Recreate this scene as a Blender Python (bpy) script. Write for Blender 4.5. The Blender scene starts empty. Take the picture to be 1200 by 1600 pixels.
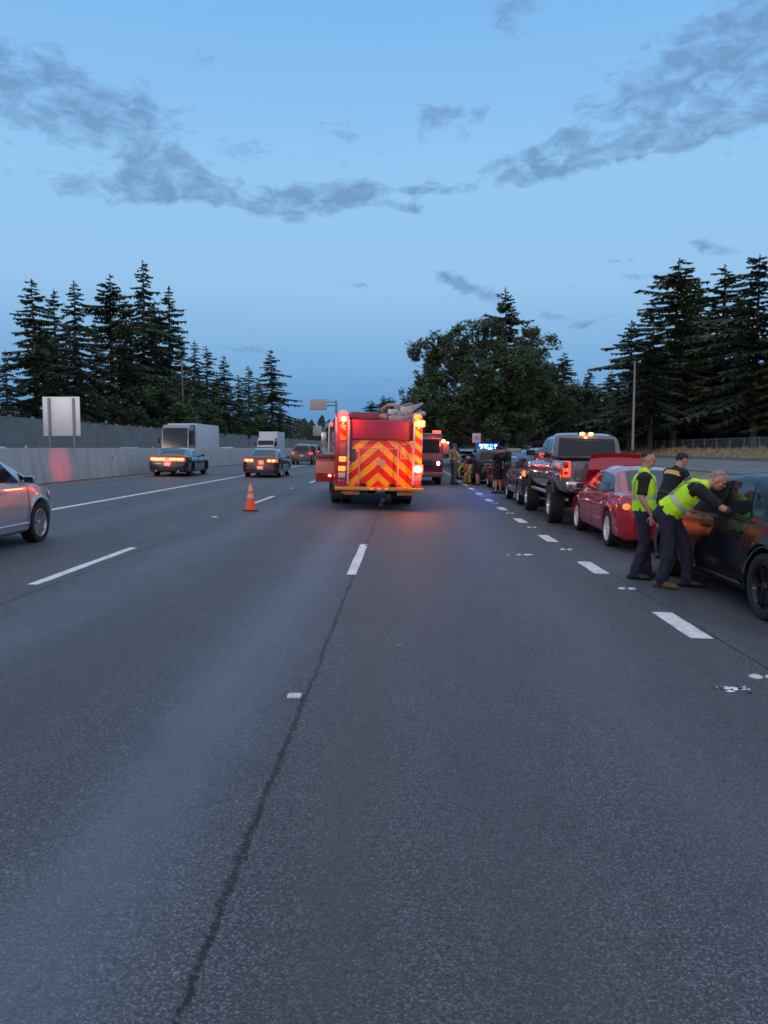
import bpy, bmesh, math, random
from math import radians as R, sin, cos, pi, sqrt, atan2
from mathutils import Vector, Matrix, noise
from mathutils.bvhtree import BVHTree

SC = bpy.context.scene
COL = SC.collection
# ------------------------------------------------------------------ camera
HC = 1.70            # height of the lens over the road
SLOPE = 0.025        # cross fall of the carriageway, down to the right
F = 1200.0           # focal length in photo pixels (photo 1200 x 1600)
cam_d = bpy.data.cameras.new('camera')
cam = bpy.data.objects.new('camera', cam_d); COL.objects.link(cam)
cam_d.sensor_fit = 'VERTICAL'; cam_d.sensor_height = 36.0; cam_d.sensor_width = 27.0
cam_d.lens = 36.0*F/1600.0
cam_d.clip_start = 0.05; cam_d.clip_end = 6000
PITCH = math.atan(100/F); YAW = math.atan(32/F)
cam.location = (0, 0, HC)
CR = Matrix.Rotation(YAW, 3, 'Z') @ Matrix.Rotation(pi/2-PITCH, 3, 'X')
cam.rotation_euler = CR.to_euler()
SC.camera = cam
SC.render.resolution_x = 768; SC.render.resolution_y = 1024

def ray(px, py):
    return CR @ Vector(((px-600)/F, (800-py)/F, -1.0))
def at(px, py, D):
    d = ray(px, py); t = D/d.y
    return Vector((d.x*t, D, HC+d.z*t))
def gnd(px, py):
    d = ray(px, py); t = -HC/(d.z+SLOPE*d.x)
    return Vector((d.x*t, d.y*t, HC+d.z*t))
def gz(x): return -SLOPE*x

# ------------------------------------------------------------------ world
W = bpy.data.worlds.new('World'); SC.world = W; W.use_nodes = True
nt = W.node_tree; nt.nodes.clear()
def N(t, kind, **kw):
    n = t.nodes.new(kind)
    for k, v in kw.items():
        if k == 'inp':
            for a, b in v.items(): n.inputs[a].default_value = b
        else: setattr(n, k, v)
    return n
def L(t, a, b): t.links.new(a, b)
def M1(t, op, a, b=None, c=None, clamp=False):
    n = t.nodes.new('ShaderNodeMath'); n.operation = op; n.use_clamp = clamp
    for i, v in enumerate((a, b, c)):
        if v is None: continue
        if isinstance(v, (int, float)): n.inputs[i].default_value = v
        else: t.links.new(v, n.inputs[i])
    return n.outputs[0]
def ramp(t, fac, stops, interp='LINEAR'):
    n = t.nodes.new('ShaderNodeValToRGB'); cr = n.color_ramp; cr.interpolation = interp
    while len(cr.elements) < len(stops): cr.elements.new(0.5)
    for e, (p, c) in zip(cr.elements, stops):
        e.position = p; e.color = (c[0], c[1], c[2], 1) if len(c) == 3 else c
    t.links.new(fac, n.inputs[0]); return n.outputs[0]
def mixc(t, fac, a, b, mode='MIX'):
    n = t.nodes.new('ShaderNodeMix'); n.data_type = 'RGBA'; n.blend_type = mode
    for sock, v in ((n.inputs[0], fac), (n.inputs[6], a), (n.inputs[7], b)):
        if isinstance(v, (int, float)): sock.default_value = v
        elif isinstance(v, (tuple, list)): sock.default_value = (v[0], v[1], v[2], 1)
        else: t.links.new(v, sock)
    return n.outputs[2]

SUN_EL, SUN_AZ = 1.5, 200.0      # dusk: the sun is at the horizon behind the camera
sky = N(nt, 'ShaderNodeTexSky', sky_type='NISHITA')
sky.sun_disc = False; sky.sun_elevation = R(SUN_EL); sky.sun_rotation = R(SUN_AZ)
sky.air_density = 1.6; sky.dust_density = 0.6; sky.ozone_density = 4.0; sky.altitude = 100
tc = N(nt, 'ShaderNodeTexCoord')
sx = N(nt, 'ShaderNodeSeparateXYZ'); L(nt, tc.outputs['Generated'], sx.inputs[0])
X, Y, Z = sx.outputs
# dusk gradient by elevation (Z = sine of the elevation)
grad = ramp(nt, Z, [(0.0, (.09, .28, .56)), (0.035, (.11, .31, .61)), (0.10, (.20, .43, .74)), (0.20, (.32, .58, .88)),
                    (0.32, (.310, .600, .93)), (0.55, (.180, .460, .88)), (.72, (.62, .74, .95)), (1.0, (.80, .86, 1.0))])
skc = mixc(nt, 0.82, mixc(nt, 1.0, sky.outputs[0], (1, 1, 1), 'MULTIPLY'), mixc(nt, 1.0, grad, (10, 10, 10), 'MULTIPLY'))
# after-glow of the sunset behind the camera
glow = M1(nt, 'MULTIPLY', M1(nt, 'MAXIMUM', M1(nt, 'MULTIPLY', Y, -1.0), 0.0), .48)
skc = mixc(nt, glow, skc, (9.0, 6.4, 5.8))
# clouds in a flat layer overhead: coordinates are direction / height
def blob(px, py, rx, ry, ang=0.0, amp=1.0):
    """soft ellipse in direction space (centre given by the ray through a photo pixel); returns 0..amp"""
    d = ray(px, py); az = atan2(d.x, d.y); el = atan2(d.z, sqrt(d.x*d.x+d.y*d.y))
    a = M1(nt, 'SUBTRACT', AZ, az); e = M1(nt, 'SUBTRACT', EL, el)
    c, s = cos(ang), sin(ang)
    rx, ry = rx*.9, ry*.85
    u = M1(nt, 'ADD', M1(nt, 'MULTIPLY', a, c/rx), M1(nt, 'MULTIPLY', e, s/rx))
    v = M1(nt, 'ADD', M1(nt, 'MULTIPLY', a, -s/ry), M1(nt, 'MULTIPLY', e, c/ry))
    r2 = M1(nt, 'ADD', M1(nt, 'MULTIPLY', u, u), M1(nt, 'MULTIPLY', v, v))
    return M1(nt, 'MULTIPLY', M1(nt, 'EXPONENT', M1(nt, 'MULTIPLY', r2, -1.0)), amp)
AZ0 = M1(nt, 'ARCTAN2', X, Y); EL0 = M1(nt, 'ARCSINE', Z)
cb = N(nt, 'ShaderNodeCombineXYZ'); L(nt, AZ0, cb.inputs[0]); L(nt, EL0, cb.inputs[1])
wn = N(nt, 'ShaderNodeTexNoise', inp={'Scale': 9.0, 'Detail': 4.0}); L(nt, cb.outputs[0], wn.inputs['Vector'])
ws = N(nt, 'ShaderNodeSeparateXYZ'); L(nt, wn.outputs['Color'], ws.inputs[0])
AZ = M1(nt, 'ADD', AZ0, M1(nt, 'MULTIPLY', M1(nt, 'SUBTRACT', ws.outputs[0], .5), .10))
EL = M1(nt, 'ADD', EL0, M1(nt, 'MULTIPLY', M1(nt, 'SUBTRACT', ws.outputs[1], .5), .06))
blobs = [  # px, py, rx, ry, tilt (up to the right positive), strength
 (40, 150, .075, .040, -.15, 1.1), (130, 170, .075, .040, -.5, 1.3), (195, 225, .075, .030, -.45, 1.3), (280, 262, .085, .022, -.3, 1.3), (375, 295, .085, .020, -.25, 1.35), (235, 175, .06, .03, -.1, .75),
 (490, 308, .085, .022, .12, 1.25), (545, 285, .05, .020, .2, 1.1), (620, 325, .065, .012, -.12, 1.15), (675, 287, .055, .010, .05, 1.2), (125, 292, .060, .016, 0, 1.15), (240, 290, .045, .014, .1, 1.05),
 (540, 195, .055, .026, .1, .66), (665, 200, .025, .02, .2, .9), (725, 185, .04, .022, .25, .85), (850, 248, .090, .024, .10, 1.3), (915, 235, .060, .022, 0, 1.1), (1010, 225, .07, .014, .15, .95), (1010, 195, .05, .018, .2, .7),
 (1075, 95, .10, .045, .15, 1.25), (1180, 75, .10, .045, .2, 1.35), (1175, 165, .085, .040, .1, 1.2), (950, 150, .06, .024, .2, .72), (800, 15, .045, .035, 0, .85),
 (315, 100, .032, .020, 0, .85), (20, 80, .05, .024, -.2, .85), (710, 442, .050, .012, -.35, 1.15), (760, 472, .03, .008, -.3, .9), (558, 442, .014, .007, 0, .9),
 (880, 490, .05, .007, 0, .9), (940, 503, .06, .006, 0, .8), (1115, 393, .03, .014, -.2, 1.0), (975, 410, .05, .007, -.1, .75), (1040, 432, .06, .006, 0, .8),
 (400, 548, .07, .006, 0, .7), (650, 590, .12, .007, 0, .6), (390, 225, .06, .018, -.1, .70), (880, 435, .03, .006, 0, .7)]
acc = None
for b in blobs:
    v = blob(*b); acc = v if acc is None else M1(nt, 'ADD', acc, v)
mp = N(nt, 'ShaderNodeMapping'); mp.inputs['Scale'].default_value = (1.0, 1.9, 1.0); mp.inputs['Rotation'].default_value = (0, 0, .28)
L(nt, cb.outputs[0], mp.inputs[0])
cn = N(nt, 'ShaderNodeTexNoise', inp={'Scale': 24.0, 'Detail': 12.0, 'Roughness': .66, 'Distortion': .45}); L(nt, mp.outputs[0], cn.inputs['Vector'])
cf = M1(nt, 'ADD', M1(nt, 'MINIMUM', acc, 1.0), M1(nt, 'SUBTRACT', M1(nt, 'MULTIPLY', M1(nt, 'SUBTRACT', cn.outputs[0], .5), 3.0), .50))
cf = M1(nt, 'MULTIPLY', M1(nt, 'MINIMUM', M1(nt, 'MAXIMUM', M1(nt, 'MULTIPLY', cf, 1.3), 0.0), 1.0), .84)
skc = mixc(nt, cf, skc, (1.35, 2.55, 4.7))
# below the horizon the world is dim ground haze
bg = N(nt, 'ShaderNodeBackground'); bg.inputs['Strength'].default_value = 0.115
L(nt, skc, bg.inputs['Color'])
wo = N(nt, 'ShaderNodeOutputWorld'); L(nt, bg.outputs[0], wo.inputs['Surface'])

sd = bpy.data.lights.new('sun', 'SUN'); sun = bpy.data.objects.new('sun', sd); COL.objects.link(sun)
sd.energy = 0.35; sd.angle = R(12); sd.color = (1.0, .80, .66)
az = R(SUN_AZ); el = R(14)
sdir = Vector((sin(az)*cos(el), cos(az)*cos(el), sin(el)))
sun.rotation_euler = (-sdir).to_track_quat('-Z', 'Y').to_euler()

SC.view_settings.view_transform = 'Standard'; SC.view_settings.look = 'None'
SC.view_settings.exposure = 0.0; SC.view_settings.gamma = 1.0
SC.render.engine = 'CYCLES'
SC.cycles.use_denoising = True
SC.cycles.max_bounces = 6; SC.cycles.diffuse_bounces = 3; SC.cycles.glossy_bounces = 3; SC.cycles.transmission_bounces = 4
SC.cycles.sample_clamp_indirect = 6.0; SC.cycles.filter_width = 1.6
SC.cycles.use_light_tree = True

# ------------------------------------------------------------------ materials
MATS = {}
def mat(name, col, rough=.6, metal=0.0, coat=0.0, var=.12, vscale=6.0, bump=0.0, bscale=40.0, spec=.5, emit=None, estr=0.0):
    if name in MATS: return MATS[name]
    m = bpy.data.materials.new(name); m.use_nodes = True; t = m.node_tree
    b = t.nodes['Principled BSDF']
    b.inputs['Roughness'].default_value = rough; b.inputs['Metallic'].default_value = metal
    b.inputs['Coat Weight'].default_value = coat; b.inputs['Coat Roughness'].default_value = .04
    b.inputs['Specular IOR Level'].default_value = spec
    tcn = N(t, 'ShaderNodeTexCoord')
    nz = N(t, 'ShaderNodeTexNoise', inp={'Scale': vscale, 'Detail': 5.0, 'Roughness': .6}); L(t, tcn.outputs['Object'], nz.inputs['Vector'])
    lo = tuple(c*(1-var) for c in col); hi = tuple(min(1, c*(1+var)) for c in col)
    L(t, ramp(t, nz.outputs[0], [(.3, lo), (.7, hi)]), b.inputs['Base Color'])
    L(t, M1(t, 'ADD', M1(t, 'MULTIPLY', M1(t, 'SUBTRACT', nz.outputs[0], .5), rough*.35), rough), b.inputs['Roughness'])
    if bump:
        n2 = N(t, 'ShaderNodeTexNoise', inp={'Scale': bscale, 'Detail': 4.0}); L(t, tcn.outputs['Object'], n2.inputs['Vector'])
        bp = N(t, 'ShaderNodeBump', inp={'Strength': bump, 'Distance': .02}); L(t, n2.outputs[0], bp.inputs['Height']); L(t, bp.outputs[0], b.inputs['Normal'])
    if emit:
        b.inputs['Emission Color'].default_value = (*emit, 1); b.inputs['Emission Strength'].default_value = estr
    MATS[name] = m; return m

def asphalt(name, base, tracks=True, seams=()):
    m = bpy.data.materials.new(name); m.use_nodes = True; t = m.node_tree; b = t.nodes['Principled BSDF']
    tcn = N(t, 'ShaderNodeTexCoord'); s = N(t, 'ShaderNodeSeparateXYZ'); L(t, tcn.outputs['Object'], s.inputs[0])
    big = N(t, 'ShaderNodeTexNoise', inp={'Scale': .35, 'Detail': 5.0, 'Roughness': .6})
    mpn = N(t, 'ShaderNodeMapping'); mpn.inputs['Scale'].default_value = (1, .22, 1); L(t, tcn.outputs['Object'], mpn.inputs[0]); L(t, mpn.outputs[0], big.inputs['Vector'])
    mid = N(t, 'ShaderNodeTexNoise', inp={'Scale': 3.2, 'Detail': 6.0, 'Roughness': .7}); L(t, mpn.outputs[0], mid.inputs['Vector'])
    c = ramp(t, big.outputs[0], [(.3, tuple(x*.84 for x in base)), (.7, tuple(x*1.18 for x in base))])
    c = mixc(t, .55, c, ramp(t, mid.outputs[0], [(.3, tuple(x*.8 for x in base)), (.72, tuple(x*1.2 for x in base))]))
    # aggregate: every stone has its own tone, a few are pale
    v1 = N(t, 'ShaderNodeTexVoronoi', inp={'Scale': 150.0}); L(t, tcn.outputs['Object'], v1.inputs['Vector'])
    vs = N(t, 'ShaderNodeSeparateColor'); L(t, v1.outputs['Color'], vs.inputs[0])
    stone = ramp(t, vs.outputs[0], [(0, (.30, .30, .30)), (.45, (.78, .78, .78)), (.78, (1.3, 1.3, 1.3)), (.92, (2.3, 2.3, 2.3)), (1.0, (3.0, 3.0, 3.0))])
    v2 = N(t, 'ShaderNodeTexVoronoi', inp={'Scale': 75.0}); L(t, tcn.outputs['Object'], v2.inputs['Vector'])
    v2s = N(t, 'ShaderNodeSeparateColor'); L(t, v2.outputs['Color'], v2s.inputs[0])
    stone = mixc(t, M1(t, 'MULTIPLY', M1(t, 'GREATER_THAN', v2s.outputs[1], .80), M1(t, 'LESS_THAN', v2.outputs['Distance'], .38)), stone, mixc(t, v2s.outputs[2], (.45, .45, .45), (2.5, 2.5, 2.5)))
    n3 = N(t, 'ShaderNodeTexNoise', inp={'Scale': 60.0, 'Detail': 5.0}); L(t, tcn.outputs['Object'], n3.inputs['Vector'])
    c = mixc(t, 1.0, c, stone, 'MULTIPLY')
    c = mixc(t, 1.0, c, ramp(t, n3.outputs[0], [(.35, (.78, .78, .78)), (.65, (1.22, 1.22, 1.22))]), 'MULTIPLY')
    blt = N(t, 'ShaderNodeTexNoise', inp={'Scale': 1.1, 'Detail': 7.0, 'Roughness': .72, 'Distortion': .5}); mpb = N(t, 'ShaderNodeMapping'); mpb.inputs['Scale'].default_value = (1, .38, 1); mpb.inputs['Location'].default_value = (3.3, 1.7, 0)
    L(t, tcn.outputs['Object'], mpb.inputs[0]); L(t, mpb.outputs[0], blt.inputs['Vector'])
    c = mixc(t, 1.0, c, ramp(t, blt.outputs[0], [(.30, (.62, .64, .70)), (.42, (.92, .92, .95)), (.58, (1.03, 1.03, 1.03)), (.70, (1.30, 1.30, 1.30))]), 'MULTIPLY')
    if tracks:
        wx = N(t, 'ShaderNodeTexNoise', inp={'Scale': .12, 'Detail': 2.0}); L(t, tcn.outputs['Object'], wx.inputs['Vector'])
        xx = M1(t, 'ADD', s.outputs[0], M1(t, 'MULTIPLY', wx.outputs[0], .5))
        for cx, w, col, k in TRACKS:
            g = M1(t, 'DIVIDE', M1(t, 'SUBTRACT', xx, cx+.25), w); g = M1(t, 'EXPONENT', M1(t, 'MULTIPLY', M1(t, 'MULTIPLY', g, g), -1.0))
            g = M1(t, 'MULTIPLY', g, M1(t, 'ADD', M1(t, 'MULTIPLY', mid.outputs[0], .9), .45))
            c = mixc(t, M1(t, 'MULTIPLY', g, k, None, True), c, col)
    for cx, w in seams:
        nn = N(t, 'ShaderNodeTexNoise', inp={'Scale': 14.0, 'Detail': 5.0}); mp2 = N(t, 'ShaderNodeMapping'); mp2.inputs['Scale'].default_value = (1, .6, 1)
        L(t, tcn.outputs['Object'], mp2.inputs[0]); L(t, mp2.outputs[0], nn.inputs['Vector'])
        nn2 = N(t, 'ShaderNodeTexNoise', inp={'Scale': 1.3, 'Detail': 3.0}); L(t, mp2.outputs[0], nn2.inputs['Vector'])
        d = M1(t, 'ABSOLUTE', M1(t, 'SUBTRACT', M1(t, 'ADD', s.outputs[0], M1(t, 'ADD', M1(t, 'MULTIPLY', M1(t, 'SUBTRACT', nn.outputs[0], .5), .055), M1(t, 'MULTIPLY', M1(t, 'SUBTRACT', nn2.outputs[0], .5), .06))), cx))
        f = M1(t, 'SUBTRACT', 1.0, M1(t, 'DIVIDE', d, w*1.5), None, True)
        f = M1(t, 'MULTIPLY', f, M1(t, 'ADD', .35, M1(t, 'MULTIPLY', nn2.outputs[0], 1.5)), None, True)
        f = M1(t, 'MAXIMUM', M1(t, 'MULTIPLY', M1(t, 'GREATER_THAN', f, M1(t, 'ADD', M1(t, 'MULTIPLY', v2s.outputs[0], .90), .20)), .92), M1(t, 'MULTIPLY', f, .40))
        c = mixc(t, f, c, tuple(x*.06 for x in base))
    L(t, c, b.inputs['Base Color'])
    b.inputs['Roughness'].default_value = .62; b.inputs['Specular IOR Level'].default_value = .5
    bm_ = M1(t, 'ADD', n3.outputs[0], M1(t, 'MULTIPLY', v1.outputs['Distance'], .8))
    bp = N(t, 'ShaderNodeBump', inp={'Strength': .55, 'Distance': .006}); L(t, bm_, bp.inputs['Height']); L(t, bp.outputs[0], b.inputs['Normal'])
    return m

def paint(name, col, rough=.32, metal=0.0):
    return mat(name, col, rough, metal, coat=1.0, var=.06, vscale=2.0)
def lamp_mat(name, col, strength):
    return mat(name, tuple(c*.5 for c in col), .25, coat=.6, var=.0, emit=col, estr=strength)
def glass_mat(name='tinted_glass', col=(.012, .016, .02)):
    return mat(name, col, .05, 0, coat=.0, var=.1, vscale=1.5, spec=.5)

# ------------------------------------------------------------------ objects
def tag(o, label=None, cat=None, group=None, kind=None):
    if label: o['label'] = label
    if cat: o['category'] = cat
    if group: o['group'] = group
    if kind: o['kind'] = kind
    return o
def empty(name, loc=(0, 0, 0), rz=0.0, tilt=True):
    o = bpy.data.objects.new(name, None); COL.objects.link(o); o.empty_display_size = .2
    o.location = loc
    o.rotation_euler = ((Matrix.Rotation(math.atan(SLOPE) if tilt else 0, 3, 'Y')) @ Matrix.Rotation(rz, 3, 'Z')).to_euler()
    return o
def sharpen(bm, ang=32):
    a = R(ang)
    for e in bm.edges:
        if len(e.link_faces) == 2: e.smooth = e.calc_face_angle(0) < a
    for f in bm.faces: f.smooth = True
def obj(name, bm, m, parent=None, smooth=True, ang=32, kind=None, recalc=True):
    if recalc: bmesh.ops.recalc_face_normals(bm, faces=bm.faces[:])
    if smooth: sharpen(bm, ang)
    me = bpy.data.meshes.new(name); bm.to_mesh(me); bm.free()
    for x in (m if isinstance(m, (list, tuple)) else [m]): me.materials.append(x)
    o = bpy.data.objects.new(name, me); COL.objects.link(o)
    if parent: o.parent = parent
    if kind: o['kind'] = kind
    return o
def kids(o): return [c for c in o.children]
def copy_tree(o, parent=None):
    c = o.copy(); COL.objects.link(c); c.parent = parent
    for ch in list(o.children): copy_tree(ch, c)
    return c
NB = bmesh.new
def box(bm, c, s, bev=0.0, rot=None, mi=0):
    """box with centre c and full sizes s, bevelled"""
    r = bmesh.ops.create_cube(bm, size=1.0); vs = r['verts']
    for v in vs: v.co = Vector((v.co.x*s[0], v.co.y*s[1], v.co.z*s[2]))
    fs = set(f for v in vs for f in v.link_faces)
    if bev > 0:
        es = list(set(e for v in vs for e in v.link_edges))
        g = bmesh.ops.bevel(bm, geom=es, offset=min(bev, min(s)*.45), segments=2, affect='EDGES', profile=.6)
        vs = list(set(v for f in g['faces'] for v in f.verts) | set(v for v in vs if v.is_valid)); fs = set(f for v in vs for f in v.link_faces)
    M = (rot.to_4x4() if rot is not None else Matrix.Identity(4)); M.translation = Vector(c)
    for v in vs: v.co = M @ v.co
    for f in fs: f.material_index = mi
    return vs
def quadbox(bm, p, thick, n, mi=0):
    """prism: polygon p thickened by thick along n"""
    n = Vector(n).normalized()*thick
    a = [bm.verts.new(Vector(q)) for q in p]; b = [bm.verts.new(Vector(q)+n) for q in p]
    k = len(p); fs = [bm.faces.new(a[::-1]), bm.faces.new(b)]
    for i in range(k): fs.append(bm.faces.new((a[i], a[(i+1) % k], b[(i+1) % k], b[i])))
    for f in fs: f.material_index = mi
def tube(bm, pts, rad, seg=8, cap=True, flat=1.0, side=None, mi=0, ends=False):
    """loft of (elliptical) rings; rad: number, list, or list of (a,b)"""
    pts = [Vector(p) for p in pts]; n = len(pts)
    if isinstance(rad, (int, float)): rad = [rad]*n
    rad = [(r, r*flat) if isinstance(r, (int, float)) else r for r in rad]
    if ends:      # round the two ends
        T0 = (pts[0]-pts[1]).normalized(); T1 = (pts[-1]-pts[-2]).normalized()
        r0 = min(rad[0]); r1 = min(rad[-1])
        pts = [pts[0]+T0*r0*.9, pts[0]+T0*r0*.5] + pts + [pts[-1]+T1*r1*.5, pts[-1]+T1*r1*.9]
        rad = [(rad[0][0]*.35, rad[0][1]*.35), (rad[0][0]*.84, rad[0][1]*.84)]+rad+[(rad[-1][0]*.84, rad[-1][1]*.84), (rad[-1][0]*.35, rad[-1][1]*.35)]
        n = len(pts)
    rings = []; prev = Vector(side) if side is not None else None
    for i, p in enumerate(pts):
        t = (pts[min(i+1, n-1)]-pts[max(i-1, 0)])
        t = t.normalized() if t.length > 1e-9 else Vector((0, 0, 1))
        s = prev if prev is not None else (Vector((1, 0, 0)) if abs(t.x) < .9 else Vector((0, 1, 0)))
        s = s - t*s.dot(t)
        if s.length < 1e-4: s = t.orthogonal()
        s.normalize(); u = t.cross(s)
        if side is None: prev = s
        a, b = rad[i]
        rings.append([bm.verts.new(p + s*a*cos(2*pi*k/seg) + u*b*sin(2*pi*k/seg)) for k in range(seg)])
    fs = []
    for r0, r1 in zip(rings, rings[1:]):
        for k in range(seg): fs.append(bm.faces.new((r0[k], r0[(k+1) % seg], r1[(k+1) % seg], r1[k])))
    if cap: fs.append(bm.faces.new(rings[0][::-1])); fs.append(bm.faces.new(rings[-1]))
    for f in fs: f.material_index = mi
    return rings
def ball(bm, c, r, seg=12, mi=0):
    if isinstance(r, (int, float)): r = (r, r, r)
    g = bmesh.ops.create_uvsphere(bm, u_segments=seg, v_segments=max(6, seg//2+1), radius=1.0)
    for v in g['verts']: v.co = Vector((v.co.x*r[0]+c[0], v.co.y*r[1]+c[1], v.co.z*r[2]+c[2]))
    for f in set(f for v in g['verts'] for f in v.link_faces): f.material_index = mi
    return g['verts']
def lathe(bm, prof, seg=32, axis='X', c=(0, 0, 0), mi=0, closed=False):
    """prof: list of (radius, offset along axis)"""
    rings = []
    for r, h in prof:
        ring = []
        for k in range(seg):
            a = 2*pi*k/seg; u, v = r*cos(a), r*sin(a)
            p = {'X': (h, u, v), 'Y': (u, h, v), 'Z': (u, v, h)}[axis]
            ring.append(bm.verts.new((p[0]+c[0], p[1]+c[1], p[2]+c[2])))
        rings.append(ring)
    pr = list(zip(rings, rings[1:]))
    if closed: pr.append((rings[-1], rings[0]))
    for r0, r1 in pr:
        for k in range(seg): bm.faces.new((r0[k], r0[(k+1) % seg], r1[(k+1) % seg], r1[k])).material_index = mi
    return rings
def smoothstep(a, b, x):
    t = max(0, min(1, (x-a)/(b-a))); return t*t*(3-2*t)
def pl(pts, x, smooth=True):
    """piecewise interpolation through (x, y) pairs, monotone-cubic-ish"""
    if x <= pts[0][0]: return pts[0][1]
    if x >= pts[-1][0]: return pts[-1][1]
    for (x0, y0), (x1, y1) in zip(pts, pts[1:]):
        if x0 <= x <= x1:
            t = (x-x0)/(x1-x0)
            return y0+(y1-y0)*t
def lightobj(name, kind, loc, col, energy, parent=None, size=.05, rot=None, spot=None):
    d = bpy.data.lights.new(name, kind); d.energy = energy; d.color = col
    if kind in ('POINT', 'SPOT'): d.shadow_soft_size = size
    if kind == 'SPOT': d.spot_size = spot or R(60); d.spot_blend = .9
    o = bpy.data.objects.new(name, d); COL.objects.link(o); o.location = loc
    if rot is not None: o.rotation_euler = rot
    if parent: o.parent = parent
    return o
# ------------------------------------------------------------------ the setting
random.seed(4)
TRACKS = [  # x centre, width, colour, strength: worn and darker bands along the lanes, bluish sheen painted into the paler ones
    (-1.25, .34, (.15, .175, .22), .55), (-2.35, .55, (.058, .055, .06), .50), (-3.45, .38, (.14, .16, .20), .40), (.45, .50, (.075, .066, .076), .45), (1.55, .42, (.125, .125, .145), .35),
    (2.35, .35, (.066, .068, .07), .45), (-5.6, .45, (.066, .064, .068), .45), (-7.4, .45, (.066, .064, .068), .45), (-6.5, .4, (.13, .14, .165), .35), (4.2, .9, (.07, .07, .07), .35), (-.32, .22, (.07, .068, .073), .55)]
ROADM = asphalt('asphalt', (.070, .073, .084), True, [(-.67, .019), (2.93, .012), (-4.12, .018), (6.4, .02), (-8.1, .015)])
def tilted_sheet(name, x0, x1, y0, y1, dz, m, nx=1, ny=40, parent=None):
    bm = NB(); g = [[bm.verts.new((x0+(x1-x0)*i/nx, y0+(y1-y0)*(j/ny)**2, gz(x0+(x1-x0)*i/nx)+dz)) for j in range(ny+1)] for i in range(nx+1)]
    for i in range(nx):
        for j in range(ny): bm.faces.new((g[i][j], g[i+1][j], g[i+1][j+1], g[i][j+1]))
    return obj(name, bm, m, parent, smooth=False, kind='structure' if not parent else None)
road = tilted_sheet('road', -14.0, 8.6, -12, 900, 0, ROADM, 2)
LINEW = mat('road_paint_white', (.80, .79, .78), .55, var=.22, vscale=9, bump=.3, bscale=70)
_t = LINEW.node_tree; _b = _t.nodes['Principled BSDF']; _src = _b.inputs['Base Color'].links[0].from_socket; _c = N(_t, 'ShaderNodeTexCoord')
_n = N(_t, 'ShaderNodeTexNoise', inp={'Scale': 38.0, 'Detail': 6.0, 'Roughness': .75}); L(_t, _c.outputs['Object'], _n.inputs['Vector'])
_n2 = N(_t, 'ShaderNodeTexNoise', inp={'Scale': 1.7, 'Detail': 3.0}); L(_t, _c.outputs['Object'], _n2.inputs['Vector'])
_w = M1(_t, 'MULTIPLY', M1(_t, 'SUBTRACT', M1(_t, 'ADD', _n.outputs[0], M1(_t, 'MULTIPLY', _n2.outputs[0], .35)), .70), 7.0, None, True)
L(_t, mixc(_t, M1(_t, 'MULTIPLY', _w, .62), _src, (.11, .11, .115)), _b.inputs['Base Color'])
LINEY = mat('road_paint_yellow', (.42, .27, .06), .55, var=.25, vscale=5, bump=.3)
def strip(bm, x0, y0, x1, y1, w, dz=.004, jag=0.0):
    n = max(1, int((y1-y0)/1.0)); a = []
    for k in range(n+1):
        t = k/n; x = x0+(x1-x0)*t; y = y0+(y1-y0)*t
        a.append([bm.verts.new((xx, y, gz(xx)+dz)) for xx in (x-w/2+random.uniform(-jag, jag), x+w/2+random.uniform(-jag, jag))])
    for p, q in zip(a, a[1:]): bm.faces.new((p[0], p[1], q[1], q[0]))
bm = NB(); strip(bm, -8.35, -10, -8.75, 60, .16, jag=.006); strip(bm, -8.75, 60, -8.9, 300, .16); obj('solid_white_line', bm, LINEW, road, smooth=False)
bm = NB(); strip(bm, -12.95, -10, -13.3, 300, .12); obj('yellow_edge_line', bm, LINEY, road, smooth=False)
bm = NB(); strip(bm, 8.15, -10, 8.2, 300, .15); obj('solid_white_line', bm, LINEW, road, smooth=False)
def dash(name, x, ya, yb, w):
    bm = NB(); n = 7; a = []
    for k in range(n+1):
        y = ya+(yb-ya)*k/n; a.append([bm.verts.new((xx, y, gz(xx)+.004)) for xx in (x-w/2+random.uniform(-.006, .006), x+w/2+random.uniform(-.006, .006))])
    for p, q in zip(a, a[1:]): bm.faces.new((p[0], p[1], q[1], q[0]))
    return obj(name, bm, LINEW, road, smooth=False)
for k in range(-1, 12):
    dash('dashed_line', -.705, 10.1+12.2*k, 13.35+12.2*k, .13)
    dash('dashed_line', -4.34, 8.75+13.2*k, 12.1+13.2*k, .125)
for k in range(-2, 26):
    y = 7.1+3.7*k; x = 2.735+.0055*y
    dash('short_dash', x, y, y+1.15, .22)
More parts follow.
